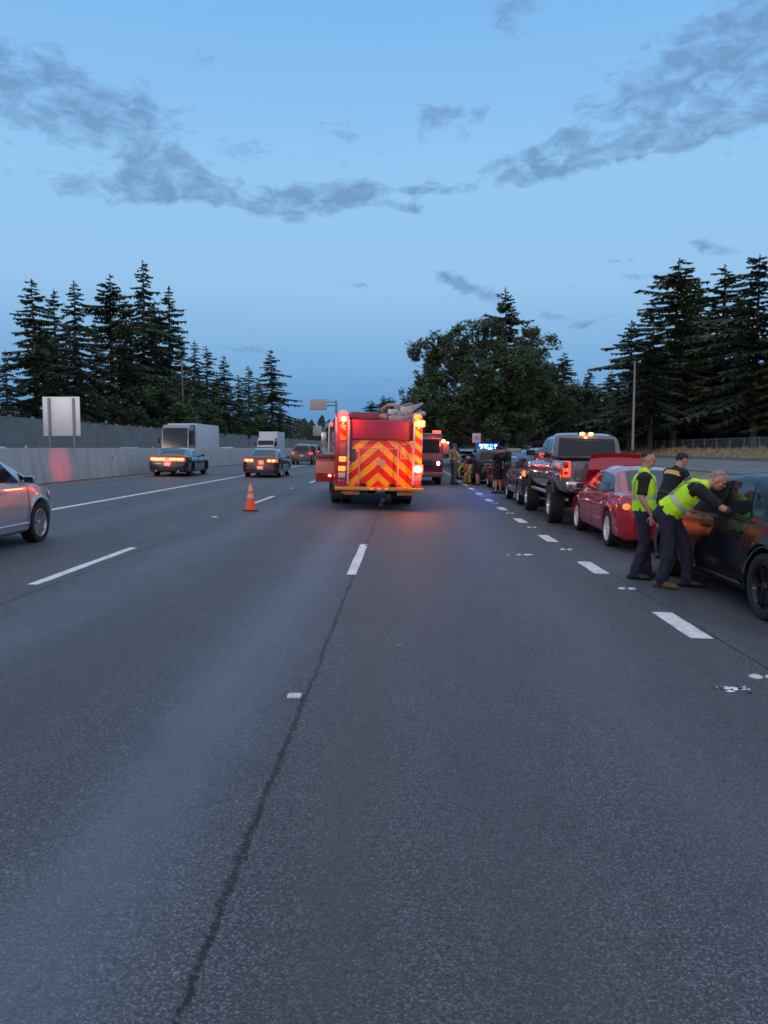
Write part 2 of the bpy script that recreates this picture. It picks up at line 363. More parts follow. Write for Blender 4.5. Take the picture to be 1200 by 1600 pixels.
# raised markers
BUT = mat('ceramic_marker', (.60, .60, .58), .25, var=.12, vscale=30, coat=.4)
def button(x, y, label, group, s=1.0):
    bm = NB(); lathe(bm, [(.052*s, 0), (.05*s, .006), (.034*s, .016), (.001, .020)], 20, 'Z')
    o = obj('road_marker', bm, BUT); o.location = (x, y, gz(x)+.001); tag(o, label, 'road marker', group)
    return o
q = gnd(460, 1089)
bm = NB(); box(bm, (0, 0, .009), (.095, .085, .018), .012); o = obj('road_marker', bm, BUT); o.location = (q.x, q.y, gz(q.x)); tag(o, 'bright white square road marker alone in the near foreground beside the dark joint', 'road marker')
ORD = ['third', 'fourth', 'fifth', 'sixth', 'seventh', 'eighth', 'ninth', 'tenth']
for k in range(-1, 8):
    y = 9.65+3.75*k; x = 2.735+.0055*y+.02
    for dx, sd in ((-.062, 'left'), (.062, 'right')):
        lab = {-1: '%s one of the worn marker pair nearest the silver scrap', 0: '%s one of the white marker pair beside the bent officer\'s boots'}.get(k)
        if lab is None: lab = '%s marker of the ' + ORD[k-1] + ' pair from the camera between the short wide dashes'
        button(x+dx, y, lab % sd, 'raised markers between the short dashes')
for px, py in ((335, 808), (455, 763)):
    q = gnd(px, py); button(q.x, q.y, 'reflective marker on the left dashed line short of the cone' if px < 400 else 'reflective marker on the left dashed line beyond the cone', 'markers on the left dashed line', 1.6)

for px, py in ((575, 853),):
    q = gnd(px, py); bm = NB(); box(bm, (0, 0, .01), (.10, .10, .02), .007); o = obj('road_marker', bm, mat('red_reflector', (.65, .03, .02), .2, coat=1.0)); o.location = (q.x, q.y, gz(q.x)); tag(o, 'red reflector at the far end of the nearest centre dash', 'road marker')
# litter on the road
def scrap(px, py, w, d, m, label, n=7, seed=1, parts=6):
    q = gnd(px, py); rr = random.Random(seed); bm = NB()
    for k in range(parts*3):
        c_ = Vector((rr.gauss(0, w*.28), rr.gauss(0, d*.28), .005)); s_ = rr.uniform(.08, .22)*w
        a_ = rr.uniform(0, 6.28); e_ = Vector((cos(a_), sin(a_)*.7, rr.uniform(0, .25)))*s_; f_ = Vector((-sin(a_), cos(a_)*.7, rr.uniform(0, .5)))*s_*rr.uniform(.2, .7)
        f1 = [bm.verts.new(v) for v in (c_-e_*.5, c_+e_*.2-f_*.4, c_+e_, c_+f_)]
        bm.faces.new(f1[:3]); bm.faces.new((f1[0], f1[2], f1[3]))
    o = obj('litter', bm, m, smooth=False); o.location = (q.x, q.y, gz(q.x)); tag(o, label, 'litter')
FOIL = mat('foil', (.8, .82, .86), .3, metal=.2, var=.2)
PAP = mat('pale_scrap', (.5, .48, .46), .7)
scrap(1138, 1076, .26, .14, FOIL, 'crumpled silver scrap on the road near the right edge of the picture', seed=3, parts=8)
scrap(818, 868, .42, .12, FOIL, 'thin scattered shards in the right lane short of the red sedan', n=4, seed=5, parts=10)
scrap(624, 1008, .075, .05, PAP, 'small flat grey chip right of the dark joint in the middle lane', seed=6, parts=2)
scrap(572, 921, .05, .05, mat('yellow_scrap', (.5, .33, .05), .6), 'tiny yellow scrap just below the nearest centre dash', seed=7, parts=2)
scrap(695, 930, .05, .05, mat('orange_scrap', (.4, .2, .06), .6), 'tiny orange scrap in the right lane', seed=8, parts=2)
scrap(536, 1034, .04, .04, PAP, 'tiny pale chip on the dark joint below the nearest centre dash', seed=9, parts=2)
scrap(880, 818, .10, .05, PAP, 'pale scrap beside the rear tyre of the lifted pickup', seed=10, parts=3)

# terrain
GR = bpy.data.materials.new('ground_mix'); GR.use_nodes = True; t = GR.node_tree; b = t.nodes['Principled BSDF']
tcn = N(t, 'ShaderNodeTexCoord'); nz = N(t, 'ShaderNodeTexNoise', inp={'Scale': .8, 'Detail': 9.0, 'Roughness': .7}); L(t, tcn.outputs['Object'], nz.inputs['Vector'])
L(t, ramp(t, nz.outputs[0], [(.3, (.10, .09, .055)), (.5, (.20, .165, .10)), (.7, (.30, .245, .15))]), b.inputs['Base Color']); b.inputs['Roughness'].default_value = .95
prof = [(-1500, .33), (-60, .30), (-34, .30), (-14.3, .30), (-14.0, .33), (8.6, -.235), (9.4, -.27), (12, .0), (14.2, .45), (15, .50), (23, .82), (24.5, .95), (29, 1.48), (34, 1.55), (70, 1.6), (1500, 1.6)]
bm = NB(); ys = [-60, -12, 0, 10, 20, 30, 45, 60, 80, 110, 150, 200, 260, 330, 420, 550, 750, 1000, 1500, 2600]
g = [[bm.verts.new((x, y, z-.02-.0)) for y in ys] for x, z in prof]
for i in range(len(prof)-1):
    for j in range(len(ys)-1): bm.faces.new((g[i][j], g[i+1][j], g[i+1][j+1], g[i][j+1]))
obj('ground', bm, GR, smooth=False, kind='structure')
def sheet(name, pr, y0, y1, m):
    bm = NB(); ny = 24; g = [[bm.verts.new((x, y0+(y1-y0)*(j/ny)**2, z)) for j in range(ny+1)] for x, z in pr]
    for i in range(len(pr)-1):
        for j in range(ny): bm.faces.new((g[i][j], g[i+1][j], g[i+1][j+1], g[i][j+1]))
    return obj(name, bm, m, smooth=False, kind='structure')
sheet('opposite_road', [(-14.45, .33), (-31.5, .33)], -12, 900, asphalt('asphalt_far', (.12, .115, .12), False))
ramp_ = sheet('ramp_road', [(15.2, .52), (22.8, .84)], -12, 400, asphalt('asphalt_ramp', (.13, .13, .125), False))
bm = NB(); ny = 3
# low kerb-like concrete edge at the top side of the ramp
quadbox(bm, [(22.8, 0, .82), (23.0, 0, .82), (23.0, 0, 1.06), (22.8, 0, 1.06)], 400, (0, 1, 0)); o = obj('concrete_kerb', bm, mat('kerb_concrete', (.20, .19, .17), .8), kind='structure')

# dry grass tufts on the bank (one mass)
GRS = mat('dry_grass', (.30, .235, .12), .9, var=.3, vscale=.7)
bm = NB(); rr = random.Random(8)
for k in range(9000):
    y = 22+ (rr.random()**1.6)*150; x = rr.uniform(23.3, 31)
    z = pl(prof, x)-.03; h = rr.uniform(.08, .30)*(1.3 if x > 28 else .8); a = rr.uniform(0, pi)
    w = rr.uniform(.05, .16)
    p = Vector((x, y, z)); d = Vector((cos(a), sin(a), 0))*w; tp = p+Vector((rr.uniform(-.1, .1), rr.uniform(-.1, .1), h))
    bm.faces.new([bm.verts.new(v) for v in (p-d, p+d, tp)])
obj('dry_grass', bm, GRS, smooth=False, kind='stuff', recalc=False)

# concrete median barrier (single slope), cast in one run
CONC = bpy.data.materials.new('barrier_concrete'); CONC.use_nodes = True; t = CONC.node_tree; b = t.nodes['Principled BSDF']
tcn = N(t, 'ShaderNodeTexCoord'); mp_ = N(t, 'ShaderNodeMapping'); mp_.inputs['Scale'].default_value = (1, 1.2, .15); L(t, tcn.outputs['Object'], mp_.inputs[0])
nz = N(t, 'ShaderNodeTexNoise', inp={'Scale': 1.6, 'Detail': 8.0, 'Roughness': .65}); L(t, mp_.outputs[0], nz.inputs['Vector'])
n2 = N(t, 'ShaderNodeTexNoise', inp={'Scale': 18.0, 'Detail': 6.0}); L(t, tcn.outputs['Object'], n2.inputs['Vector'])
cc = ramp(t, nz.outputs[0], [(.25, (.20, .18, .178)), (.5, (.36, .335, .325)), (.8, (.48, .45, .435))])
cc = mixc(t, .35, cc, ramp(t, n2.outputs[0], [(.3, (.22, .21, .205)), (.7, (.42, .40, .385))]))
s = N(t, 'ShaderNodeSeparateXYZ'); L(t, tcn.outputs['Object'], s.inputs[0])
jt = M1(t, 'LESS_THAN', M1(t, 'ABSOLUTE', M1(t, 'SUBTRACT', M1(t, 'MODULO', s.outputs[1], 4.6), 2.3)), .02)
cc = mixc(t, M1(t, 'MULTIPLY', jt, .6), cc, (.12, .115, .11))
L(t, cc, b.inputs['Base Color']); b.inputs['Roughness'].default_value = .55
bm = NB(); pr = [(-13.90, .345), (-13.93, .42), (-14.10, 1.66), (-14.13, 1.70), (-14.32, 1.70), (-14.35, 1.66), (-14.52, .42), (-14.55, .32)]
ysb = [-12+4.6*k for k in range(0, 110)]
g = [[bm.verts.new((x, y, z)) for x, z in pr] for y in ysb]
for a, c_ in zip(g, g[1:]):
    for k in range(len(pr)-1): bm.faces.new((a[k], a[k+1], c_[k+1], c_[k]))
bm.faces.new(g[0]); bm.faces.new(g[-1][::-1])
o = obj('median_barrier', bm, CONC); tag(o, 'pale concrete barrier running along the left side of the road', 'barrier')
REF = mat('barrier_reflector_white', (.75, .72, .70), .3, coat=.6)
for k in range(9):
    rb = NB(); box(rb, (-14.22, 14+k*14.6, 1.745), (.02, .10, .09), .008); obj('reflector', rb, REF, o)
rb = NB(); box(rb, (-13.98, 36.5, 1.28), (.03, .10, .12), .01); obj('reflector', rb, mat('barrier_reflector_red', (.7, .05, .03), .3, coat=.8), o)
bm = NB(); strip(bm, -13.86, -10, -13.86, 400, .22, .003); obj('gutter_strip', bm, mat('gutter_strip', (.045, .042, .038), .95, var=.4, vscale=3), road, smooth=False)  # darker mottled strip along the foot of the barrier

# noise wall beyond the opposite lanes
NWM = bpy.data.materials.new('noise_wall_panels'); NWM.use_nodes = True; t = NWM.node_tree; b = t.nodes['Principled BSDF']
tcn = N(t, 'ShaderNodeTexCoord'); s = N(t, 'ShaderNodeSeparateXYZ'); L(t, tcn.outputs['Object'], s.inputs[0])
nz = N(t, 'ShaderNodeTexNoise', inp={'Scale': .6, 'Detail': 7.0}); L(t, tcn.outputs['Object'], nz.inputs['Vector'])
cc = ramp(t, nz.outputs[0], [(.3, (.175, .18, .185)), (.7, (.245, .245, .245))])
gr_ = M1(t, 'LESS_THAN', M1(t, 'MODULO', s.outputs[1], .6), .06)
cc = mixc(t, M1(t, 'MULTIPLY', gr_, .22), cc, (.06, .06, .06)); L(t, cc, b.inputs['Base Color']); b.inputs['Roughness'].default_value = .85
bm = NB(); XW = -33.0
def wtop(y): return 1.7+ (y*0+ 2.60) - .0004*y
y = 8.0; seg = 4.0
nws = empty('noise_wall', tilt=False); tag(nws, 'long grey ribbed noise wall below the left-hand trees', 'wall')
while y < 330:
    quadbox(bm, [(XW, y, .2), (XW, y+seg-.03, .2), (XW, y+seg-.03, 4.32), (XW, y, 4.32)], .16, (-1, 0, 0)); y += seg
obj('wall_panels', bm, NWM, nws)
bm = NB()
y = 8.0
while y < 330: box(bm, (XW-.10, y, 2.32), (.24, .26, 4.28), .02); y += seg
o = obj('wall_post', bm, NWM, nws); o['kind'] = 'stuff'
LEAF2 = mat('creeper_leaf', (.055, .085, .035), .8, var=.4, vscale=1.5)
bm = NB(); rr = random.Random(5); y = 20
for k in range(3800):
    y = 20+rr.random()**1.3*200
    d_ = noise.noise(Vector((y*.22, 3, 0)))+noise.noise(Vector((y*.9, 7, 0)))*.6
    if d_ < .02: continue
    p = Vector((XW-.1+rr.uniform(-.3, .25), y, 4.30+rr.random()*d_*.7)); a = rr.uniform(0, 2*pi); s_ = rr.uniform(.07, .17)
    v = [p+Vector((rr.uniform(-s_, s_), rr.uniform(-s_, s_), rr.uniform(-s_, s_))) for _ in range(3)]
    bm.faces.new([bm.verts.new(q) for q in v])
obj('creeper', bm, LEAF2, smooth=False, kind='stuff', recalc=False)

# blank road sign seen from behind
root = empty('road_sign', tilt=False); tag(root, 'large blank pale sign on two posts seen from behind, in front of the noise wall', 'sign')
D_ = 62; a = at(66, 620, D_); c_ = at(126, 681, D_)
root.location = ((a.x+c_.x)/2, D_, .33); w = c_.x-a.x; h = a.z-c_.z; zb_ = c_.z-.33
SGN = mat('sign_back', (.80, .83, .81), .42, metal=.25, var=.06, vscale=2)
bm = NB(); box(bm, (0, .02, zb_+h/2), (w, .05, h), .012)
for k in range(1, 5): box(bm, (0, -.008, zb_+h*k/5), (w*.96, .008, .018))
sp = obj('sign_panel', bm, SGN, root)
GALV = mat('galvanised_steel', (.26, .27, .29), .5, metal=.5)
for x in (-w*.32, w*.34):
    bm = NB(); box(bm, (x, -.09, (zb_+h-.1)/2), (.16, .14, zb_+h-.1), .01); obj('post', bm, GALV, root)

# street lamp pole, left, behind wall
def pole(name, px, ytop, D, label, r=.14, base=.3, arm=None, col=(.30, .27, .24)):
    p = at(px, ytop, D); root = empty(name, (p.x, D, base), tilt=False); tag(root, label, 'pole')
    bm = NB(); h = p.z-base; tube(bm, [(0, 0, 0), (0, 0, h*.5), (0, 0, h)], [r, r*.8, r*.55], 10); obj('shaft', bm, mat(name+'_pole', col, .6, metal=.1), root)
    if arm:
        bm = NB(); tube(bm, [(0, 0, h-.1), (arm*.4, 0, h+.25), (arm, 0, h+.3)], [.05, .045, .04], 8); box(bm, (arm+.3*(1 if arm > 0 else -1), 0, h+.3), (.7, .28, .12), .04); obj('lamp_arm', bm, GALV, root)
    return root
pole('utility_pole', 284, 560, 119, 'bare tall pole rising among the left trees above the box truck', .17, .3)
pole('utility_pole', 992, 565, 74, 'slim bare pole in front of the right-hand trees behind the red sedan', .13, 1.5, col=(.16, .15, .14))

# overhead sign gantry far ahead
def gantry(px0, px1, py0, py1, polex, D, label, col):
    a = at(px0, py0, D); b_ = at(px1, py1, D); pxw = at(polex, py0, D).x
    root = empty('overhead_sign', (pxw, D, .0), tilt=False); tag(root, label, 'sign')
    cx = (a.x+b_.x)/2-pxw; w = abs(b_.x-a.x); h = abs(a.z-b_.z); cz = (a.z+b_.z)/2
    bm = NB(); box(bm, (cx, 0, cz+h*.12), (w, .15, h*.62), .02); obj('sign_panel', bm, mat('overhead_panel_%d' % px0, col, .5), root)
    bm = NB(); box(bm, (cx, -.1, cz-h*.32), (w, .12, h*.26), .02); obj('lower_panel', bm, mat('overhead_panel_lower', (.42, .36, .34), .5), root)
    bm = NB(); tube(bm, [(0, .3, 0), (0, .3, cz+h*.3)], [.24, .18], 10); tube(bm, [(0, .3, cz-h*.06), (cx-w*.5*(1 if cx > 0 else -1)*-1, .3, cz-h*.06)], .14, 8); tube(bm, [(0, .3, cz+h*.2), (cx, .3, cz+h*.2)], .10, 8)
    obj('support', bm, GALV, root)
gantry(484, 511, 622, 642, 525, 150, 'overhead sign on a cantilever post left of the fire engine roof', (.50, .47, .42))
gantry(489, 503, 664, 682, 507, 230, 'lower distant pale overhead sign just left of the fire engine', (.50, .50, .50))
# small roadside sign on the right by the police lights
root = empty('road_sign', tilt=False); tag(root, 'small square pale sign on a post left of the blue police lights', 'sign')
a = at(738, 677, 47); c_ = at(751, 692, 47); root.location = ((a.x+c_.x)/2, 47, -.1)
bm = NB(); box(bm, (0, 0, (a.z+c_.z)/2+.1), (c_.x-a.x, .03, a.z-c_.z), .01); sp = obj('sign_panel', bm, mat('pale_sign_face', (.62, .42, .36), .4), root)
bm = NB(); box(bm, (.0, .04, (c_.z+.1)/2), (.07, .05, c_.z+.1)); obj('post', bm, GALV, root)
bm = NB(); box(bm, (0, -.02, (a.z+c_.z)/2+.12), (.22, .012, .2), .01); obj('faint_legend', bm, mat('legend_grey', (.42, .27, .24), .5), sp)

# chain link fence on the right bank
FEN = bpy.data.materials.new('chain_link'); FEN.use_nodes = True; t = FEN.node_tree; b = t.nodes['Principled BSDF']
tcn = N(t, 'ShaderNodeTexCoord'); s = N(t, 'ShaderNodeSeparateXYZ'); L(t, tcn.outputs['Object'], s.inputs[0])
u = M1(t, 'ADD', s.outputs[1], s.outputs[2]); v = M1(t, 'SUBTRACT', s.outputs[1], s.outputs[2])
def wire(q): return M1(t, 'LESS_THAN', M1(t, 'ABSOLUTE', M1(t, 'SUBTRACT', M1(t, 'FRACT', M1(t, 'MULTIPLY', q, 10.0)), .5)), .07)
al = M1(t, 'MAXIMUM', wire(u), wire(v)); L(t, al, b.inputs['Alpha'])
b.inputs['Base Color'].default_value = (.32, .34, .36, 1); b.inputs['Metallic'].default_value = .4; b.inputs['Roughness'].default_value = .5
root = empty('chain_link_fence', (30, 0, 1.46), tilt=False); tag(root, 'chain link fence along the top of the dry grass bank on the right', 'fence')
bm = NB(); bm.faces.new([bm.verts.new(p) for p in ((0, 30, 0.0), (0, 190, 0.0), (0, 190, 1.12), (0, 30, 1.12))]); obj('mesh_panel', bm, FEN, root, smooth=False)
for k in range(55):
    bm = NB(); tube(bm, [(0, 30+k*3.0, -.1), (0, 30+k*3.0, 1.18)], .03, 6); obj('post', bm, GALV, root)
bm = NB(); tube(bm, [(0, 30, 1.12), (0, 190, 1.12)], .022, 6); obj('top_rail', bm, GALV, root)
# ------------------------------------------------------------------ trees
BARK = mat('fir_bark', (.10, .078, .062), .9, var=.35, vscale=3, bump=.5, bscale=8)
def leafmat(name, lo, hi, sc=.6):
    m = bpy.data.materials.new(name); m.use_nodes = True; t = m.node_tree; b = t.nodes['Principled BSDF']
    g = N(t, 'ShaderNodeNewGeometry'); n1 = N(t, 'ShaderNodeTexNoise', inp={'Scale': sc, 'Detail': 3.0}); L(t, g.outputs['Position'], n1.inputs['Vector'])
    f = M1(t, 'ADD', M1(t, 'MULTIPLY', n1.outputs[0], .7), M1(t, 'MULTIPLY', g.outputs['Random Per Island'], .4))
    L(t, ramp(t, f, [(.3, lo), (.75, hi)]), b.inputs['Base Color']); b.inputs['Roughness'].default_value = .8; b.inputs['Specular IOR Level'].default_value = .2
    return m
FIR = [leafmat('fir_needles', (.032, .050, .030), (.080, .110, .062)), leafmat('fir_needles_green', (.038, .060, .028), (.095, .130, .060)), leafmat('fir_needles_blue', (.030, .048, .038), (.070, .100, .074))]
BROAD = leafmat('broad_leaves', (.026, .048, .022), (.075, .118, .050))
BROAD2 = leafmat('broad_leaves_dark', (.024, .042, .022), (.062, .090, .044))

def fir_mesh(seed, h=26.0, rmax=3.6, start=.22, sparse=.0, top=.5, droop=.35, dens=1.0, power=.75, lop=0.0):
    rr = random.Random(seed); tb = NB(); cb_ = NB()
    bend = [Vector((rr.uniform(-.15, .15), rr.uniform(-.15, .15), 0))*(k/6) for k in range(8)]
    def axis(z):
        k = z/h*6; i = int(min(6, k)); f = k-i
        b0 = bend[i]; b1 = bend[min(7, i+1)]; p = b0.lerp(b1, f); return Vector((p.x, p.y, z))
    tube(tb, [axis(h*k/10) for k in range(11)], [max(.03, .014*h*(1-k/10)**.9+.02) for k in range(11)], 8)
    z = h*start; 
    gaps = [noise.noise(Vector((seed*3.1, k*.55, 0))) for k in range(200)]
    ki = 0
    while z < h-.4:
        f = (z-h*start)/(h*(1-start)); ki += 1
        L0 = rmax*((1-f)**power)*(.55+.45*min(1, f*5))+.25
        L0 *= 1+.9*gaps[ki % 200]
        nb = rr.randint(4, 6) if f < .9 else 3
        ph = rr.uniform(0, 2*pi)
        for b in range(nb):
            if rr.random() < sparse: continue
            a = ph+2*pi*b/nb+rr.uniform(-.35, .35); Lb = L0*rr.uniform(.45, 1.2)*(1+lop*cos(a))
            if Lb < .25: Lb = .25
            up = .45*f-.15+rr.uniform(-.12, .12); d = Vector((cos(a), sin(a), 0)); side = Vector((-sin(a), cos(a), 0))
            o = axis(min(h-.3, z+rr.uniform(-.38, .38))); n = max(3, int(Lb/.30*dens)+2); pts = []
            for i in range(n+1):
                u = i/n; pts.append(o+d*Lb*u+Vector((0, 0, Lb*(up*u-droop*u*u+ .14*u**4))))
            tube(tb, [pts[0], pts[n//2], pts[-1]], [.02+.011*Lb, .015+.006*Lb, .006], 3, cap=False)
            for i in range(1, n+1):
                u = i/n; p = pts[i]; w = (.20+.42*Lb/3.5*(1-abs(u-.45)*1.1))
                for sg in (-1, 1):
                    if rr.random() < .10: continue
                    ln = w*rr.uniform(.7, 1.5); hang = rr.uniform(.25, .8)*ln
                    tip = p+side*sg*ln*.85+d*ln*rr.uniform(.1, .7)+Vector((0, 0, -hang))
                    b0 = p-d*(.13+.05*Lb/3)+Vector((0, 0, rr.uniform(0, .06))); b1 = p+d*(.16+.05*Lb/3)
                    mid = (p+tip)*.5+Vector((0, 0, rr.uniform(.0, .12)))
                    v = [cb_.verts.new(q) for q in (b0, tip+Vector((rr.uniform(-.1, .1),)*3)-d*.06, tip+d*.14+Vector((0, 0, .05)), b1)]
                    cb_.faces.new(v)
                # hanging twig
                for _q in range(1 if rr.random() < .5 else 2):
                    tp = p+Vector((rr.uniform(-.12, .12), rr.uniform(-.12, .12), -rr.uniform(.2, .65)*min(1, Lb/2)))
                    cb_.faces.new([cb_.verts.new(q) for q in (p-d*.16, p+d*.16, tp)])
            # tip tuft
            p = pts[-1]; cb_.faces.new([cb_.verts.new(q) for q in (p-side*.12-d*.1, p+d*.32+Vector((0, 0, rr.uniform(-.05, .12))), p+side*.12-d*.1)])
        z += rr.uniform(.30, .52)*(1.0 if f < .8 else .75)/dens**.3*(h/26)**.3
    # leader
    for k in range(10):
        p = axis(h-.1*k); a = rr.uniform(0, 6.28); cb_.faces.new([cb_.verts.new(q) for q in (p, p+Vector((cos(a)*.22, sin(a)*.22, -.05)), p+Vector((0, 0, .25)))])
    mt = bpy.data.meshes.new('trunk'); tb.normal_update(); tb.to_mesh(mt); tb.free(); mt.materials.append(BARK)
    mc = bpy.data.meshes.new('crown'); cb_.to_mesh(mc); cb_.free()
    return mt, mc, h
FIRS = [fir_mesh(1, 26, 5.1, .16, .26, power=.80), fir_mesh(2, 26, 4.2, .26, .28, droop=.30, power=.8), fir_mesh(3, 26, 5.5, .14, .24, power=.88, droop=.42), fir_mesh(4, 26, 4.2, .34, .34, droop=.2, power=.65),
        fir_mesh(5, 26, 6.2, .13, .20, power=.62, dens=1.1), fir_mesh(6, 26, 5.8, .16, .26, power=.52, lop=.3)]
for i, (mt, mc, h) in enumerate(FIRS): mc.materials.append(FIR[i % 3])
TREES = 0
def fir(px, pytop, D, variant, label, base=.2, wide=1.0, group=None, name='fir_tree', cat='tree', zr=None):
    global TREES; TREES += 1
    if px < 450 and px > 0: D = max(D, 39*1200/(632-px))
    p = at(px, pytop, D); mt, mc, h = FIRS[variant]; s = (p.z-base)/h
    root = empty(name, (p.x, D, base), tilt=False); root.scale = (s*wide*1.12, s*wide*1.12, s); root.rotation_euler = (0, 0, zr if zr is not None else TREES*1.7)
    tag(root, label, cat, group)
    for n_, me in (('trunk', mt), ('crown', mc)):
        o = bpy.data.objects.new(n_, me); COL.objects.link(o); o.parent = root
    return root

def broad_mesh(seed, w=7.0, h=13.0, n=15000, leaf=.20, clumps=34, trunk=.3, low=.22, m=None):
    """crown of leaf clumps round limbs; w = half width"""
    rr = random.Random(seed); tb = NB(); cb_ = NB(); cl = []
    for k in range(clumps):
        for _ in range(50):
            x, y, z = rr.uniform(-1, 1), rr.uniform(-1, 1), rr.uniform(0, 1)
            e = (x*x+y*y)+((z-.45)/.55)**2
            if .15 < e < 1.0: break
        cl.append((Vector((x*w*.88, y*w*.88, h*(low+.72*z*(1-low*.6)))), rr.uniform(.14, .27)*w))
    tube(tb, [(0, 0, 0), (.1, 0, h*.15), (0, .1, h*.35), (0, 0, h*.7)], [trunk*1.3, trunk, trunk*.8, trunk*.3], 8)
    for c, r in cl:
        z0 = min(h*.6, max(h*.08, c.z*.45)); st = Vector((0, 0, z0)); mid = st.lerp(c, .55)+Vector((0, 0, -.06*h*rr.random()))
        tube(tb, [st, mid, c], [trunk*.42, trunk*.22, .03], 5, cap=False)
        for q in range(5):
            d = Vector((rr.gauss(0, 1), rr.gauss(0, 1), rr.gauss(.3, 1))).normalized(); tube(tb, [mid.lerp(c, .6), c+d*r*.9], [.05, .012], 3, cap=False)
    tot = sum(r**2 for _, r in cl)
    for c, r in cl:
        k = int(n*r*r/tot)
        sub = [(c+Vector((rr.gauss(0, 1), rr.gauss(0, 1), rr.gauss(0, .8))).normalized()*r*rr.uniform(.3, 1.0), r*rr.uniform(.18, .38)) for _ in range(14)]
        for q in range(k):
            sc_, sr = rr.choice(sub)
            d = Vector((rr.gauss(0, 1), rr.gauss(0, 1), rr.gauss(0, .8))).normalized(); p = sc_+d*sr*rr.random()**.35
            s_ = leaf*rr.uniform(.6, 1.3); u = Vector((rr.gauss(0, 1), rr.gauss(0, 1), rr.gauss(0, 1))).normalized(); v = u.orthogonal().normalized()
            cb_.faces.new([cb_.verts.new(x_) for x_ in (p-u*s_, p-v*s_*.45, p+u*s_, p+v*s_*.5)])
    mt = bpy.data.meshes.new('trunk'); tb.to_mesh(mt); tb.free(); mt.materials.append(BARK)
    mc = bpy.data.meshes.new('crown'); cb_.to_mesh(mc); cb_.free(); mc.materials.append(m or BROAD)
    return mt, mc, h
def broad(px, pytop, D, me, label, base=.3, sx_=1.0, name='broadleaf_tree', group=None, zr=0):
    if px < 450: D = max(D, 42*1200/(632-px))
    p = at(px, pytop, D); mt, mc, h = me; s = (p.z-base)/h*1.08
    root = empty(name, (p.x, D, base), tilt=False); root.scale = (s*sx_, s*sx_, s); root.rotation_euler = (0, 0, zr); tag(root, label, 'tree', group)
    for n_, m_ in (('trunk', mt), ('crown', mc)):
        o = bpy.data.objects.new(n_, m_); COL.objects.link(o); o.parent = root

# left stand, along the noise wall
GLs = 'fir trees behind the noise wall'
LT = [(8, 548, 92, 2, 'fir cut by the left edge of the picture, shorter than its neighbours', 1.0), (50, 437, 95, 0, 'drooping tall fir nearest the left edge above the blank sign', 1.15), (84, 452, 104, 1, 'slim fir between the two tall drooping firs above the blank sign', 1.0),
 (114, 440, 98, 2, 'tall fir just right of the blank sign with a drooping top', 1.0), (148, 505, 112, 1, 'low fir in the dip right of the blank sign', .9), (171, 428, 118, 3, 'thin pointed fir left of the tallest left-hand fir', 1.2), (196, 460, 112, 0, 'bushy fir against the left flank of the tallest left-hand fir', .95), (222, 408, 120, 2, 'tallest fir of the left-hand stand', .95),
 (263, 448, 122, 1, 'ragged slim fir just right of the tallest left-hand fir', 1.05), (284, 535, 140, 0, 'fir behind the bare pole above the box truck', .9), (303, 533, 150, 2, 'fir directly right of the bare pole, blunt topped', .9), (322, 540, 158, 1, 'narrow pointed fir half way along the left-hand stand', 1.1), (350, 556, 170, 0, 'dark fir left of the small distant box truck', 1.0),
 (372, 585, 178, 2, 'low fir in the gap above the barrier left of the small distant truck', .9), (388, 572, 182, 1, 'fir above the roof of the small distant truck, left one', 1.2), (404, 592, 188, 0, 'low dark fir beside the last fir of the left stand', .9), (424, 547, 195, 0, 'solitary pointed fir at the right end of the left-hand stand', 1.25),
 (66, 500, 112, 3, 'thin fir seen through the gap above the left part of the blank sign', 1.1), (240, 470, 128, 4, 'dense fir filling the stand below the tallest left-hand fir', .75), (338, 585, 170, 4, 'low dense fir above the right end of the white box truck', .8), (438, 628, 215, 2, 'small fir at the foot of the solitary pointed fir', 1.0)]
for px, py, D, v, lb, wd in LT: fir(px, py, D, v, lb, .3, wd, GLs)
LB = broad_mesh(21, 5.0, 10.0, 9000, .16, 24, .22, .12, BROAD2)
LB2 = broad_mesh(22, 5.5, 9.0, 9000, .16, 22, .22, .10, BROAD)
for i, (px, py, D, lb) in enumerate(((150, 585, 82, 'dark leafy tree right of the blank sign above the wall'), (192, 560, 84, 'green leafy tree under the tallest left-hand firs'), (228, 590, 90, 'leafy tree left of the pair of bare trunks above the wall'), (318, 600, 115, 'leafy tree right of the bare pole above the box truck'), (350, 620, 130, 'low leafy tree above the barrier between the trucks'),
        (120, 610, 88, 'low leafy tree behind the upper edge of the blank sign'), (385, 628, 150, 'low leafy tree right behind the small distant truck'), (268, 605, 98, 'leafy tree directly behind the box truck cab'))):
    broad(px, py, D, (LB, LB2)[i % 2], lb, .3, 1.15, group='leafy trees above the noise wall', zr=i*1.1)
broad(15, 620, 90, LB, 'leafy tree at the left edge of the picture above the wall', .3, .8, group='leafy trees above the noise wall', zr=2)

# big broadleaf tree in the middle with a fir behind it
BIG = broad_mesh(31, 6.2, 13.4, 46000, .155, 74, .42, .10, BROAD)
broad(757, 458, 78, BIG, 'big round-crowned broadleaf tree behind the stopped cars', .5, .98, zr=.6)
fir(791, 450, 98, 3, 'fir top poking out above the big round-crowned tree', .8, 1.0, None)
BIG2 = broad_mesh(33, 6.2, 10.5, 20000, .16, 34, .3, .10, BROAD2)
broad(698, 535, 92, BIG2, 'smaller leafy tree against the left side of the big round-crowned tree', .5, .72, zr=1)
broad(822, 535, 90, BIG2, 'smaller leafy tree against the right side of the big round-crowned tree', .6, .75, zr=2.4)
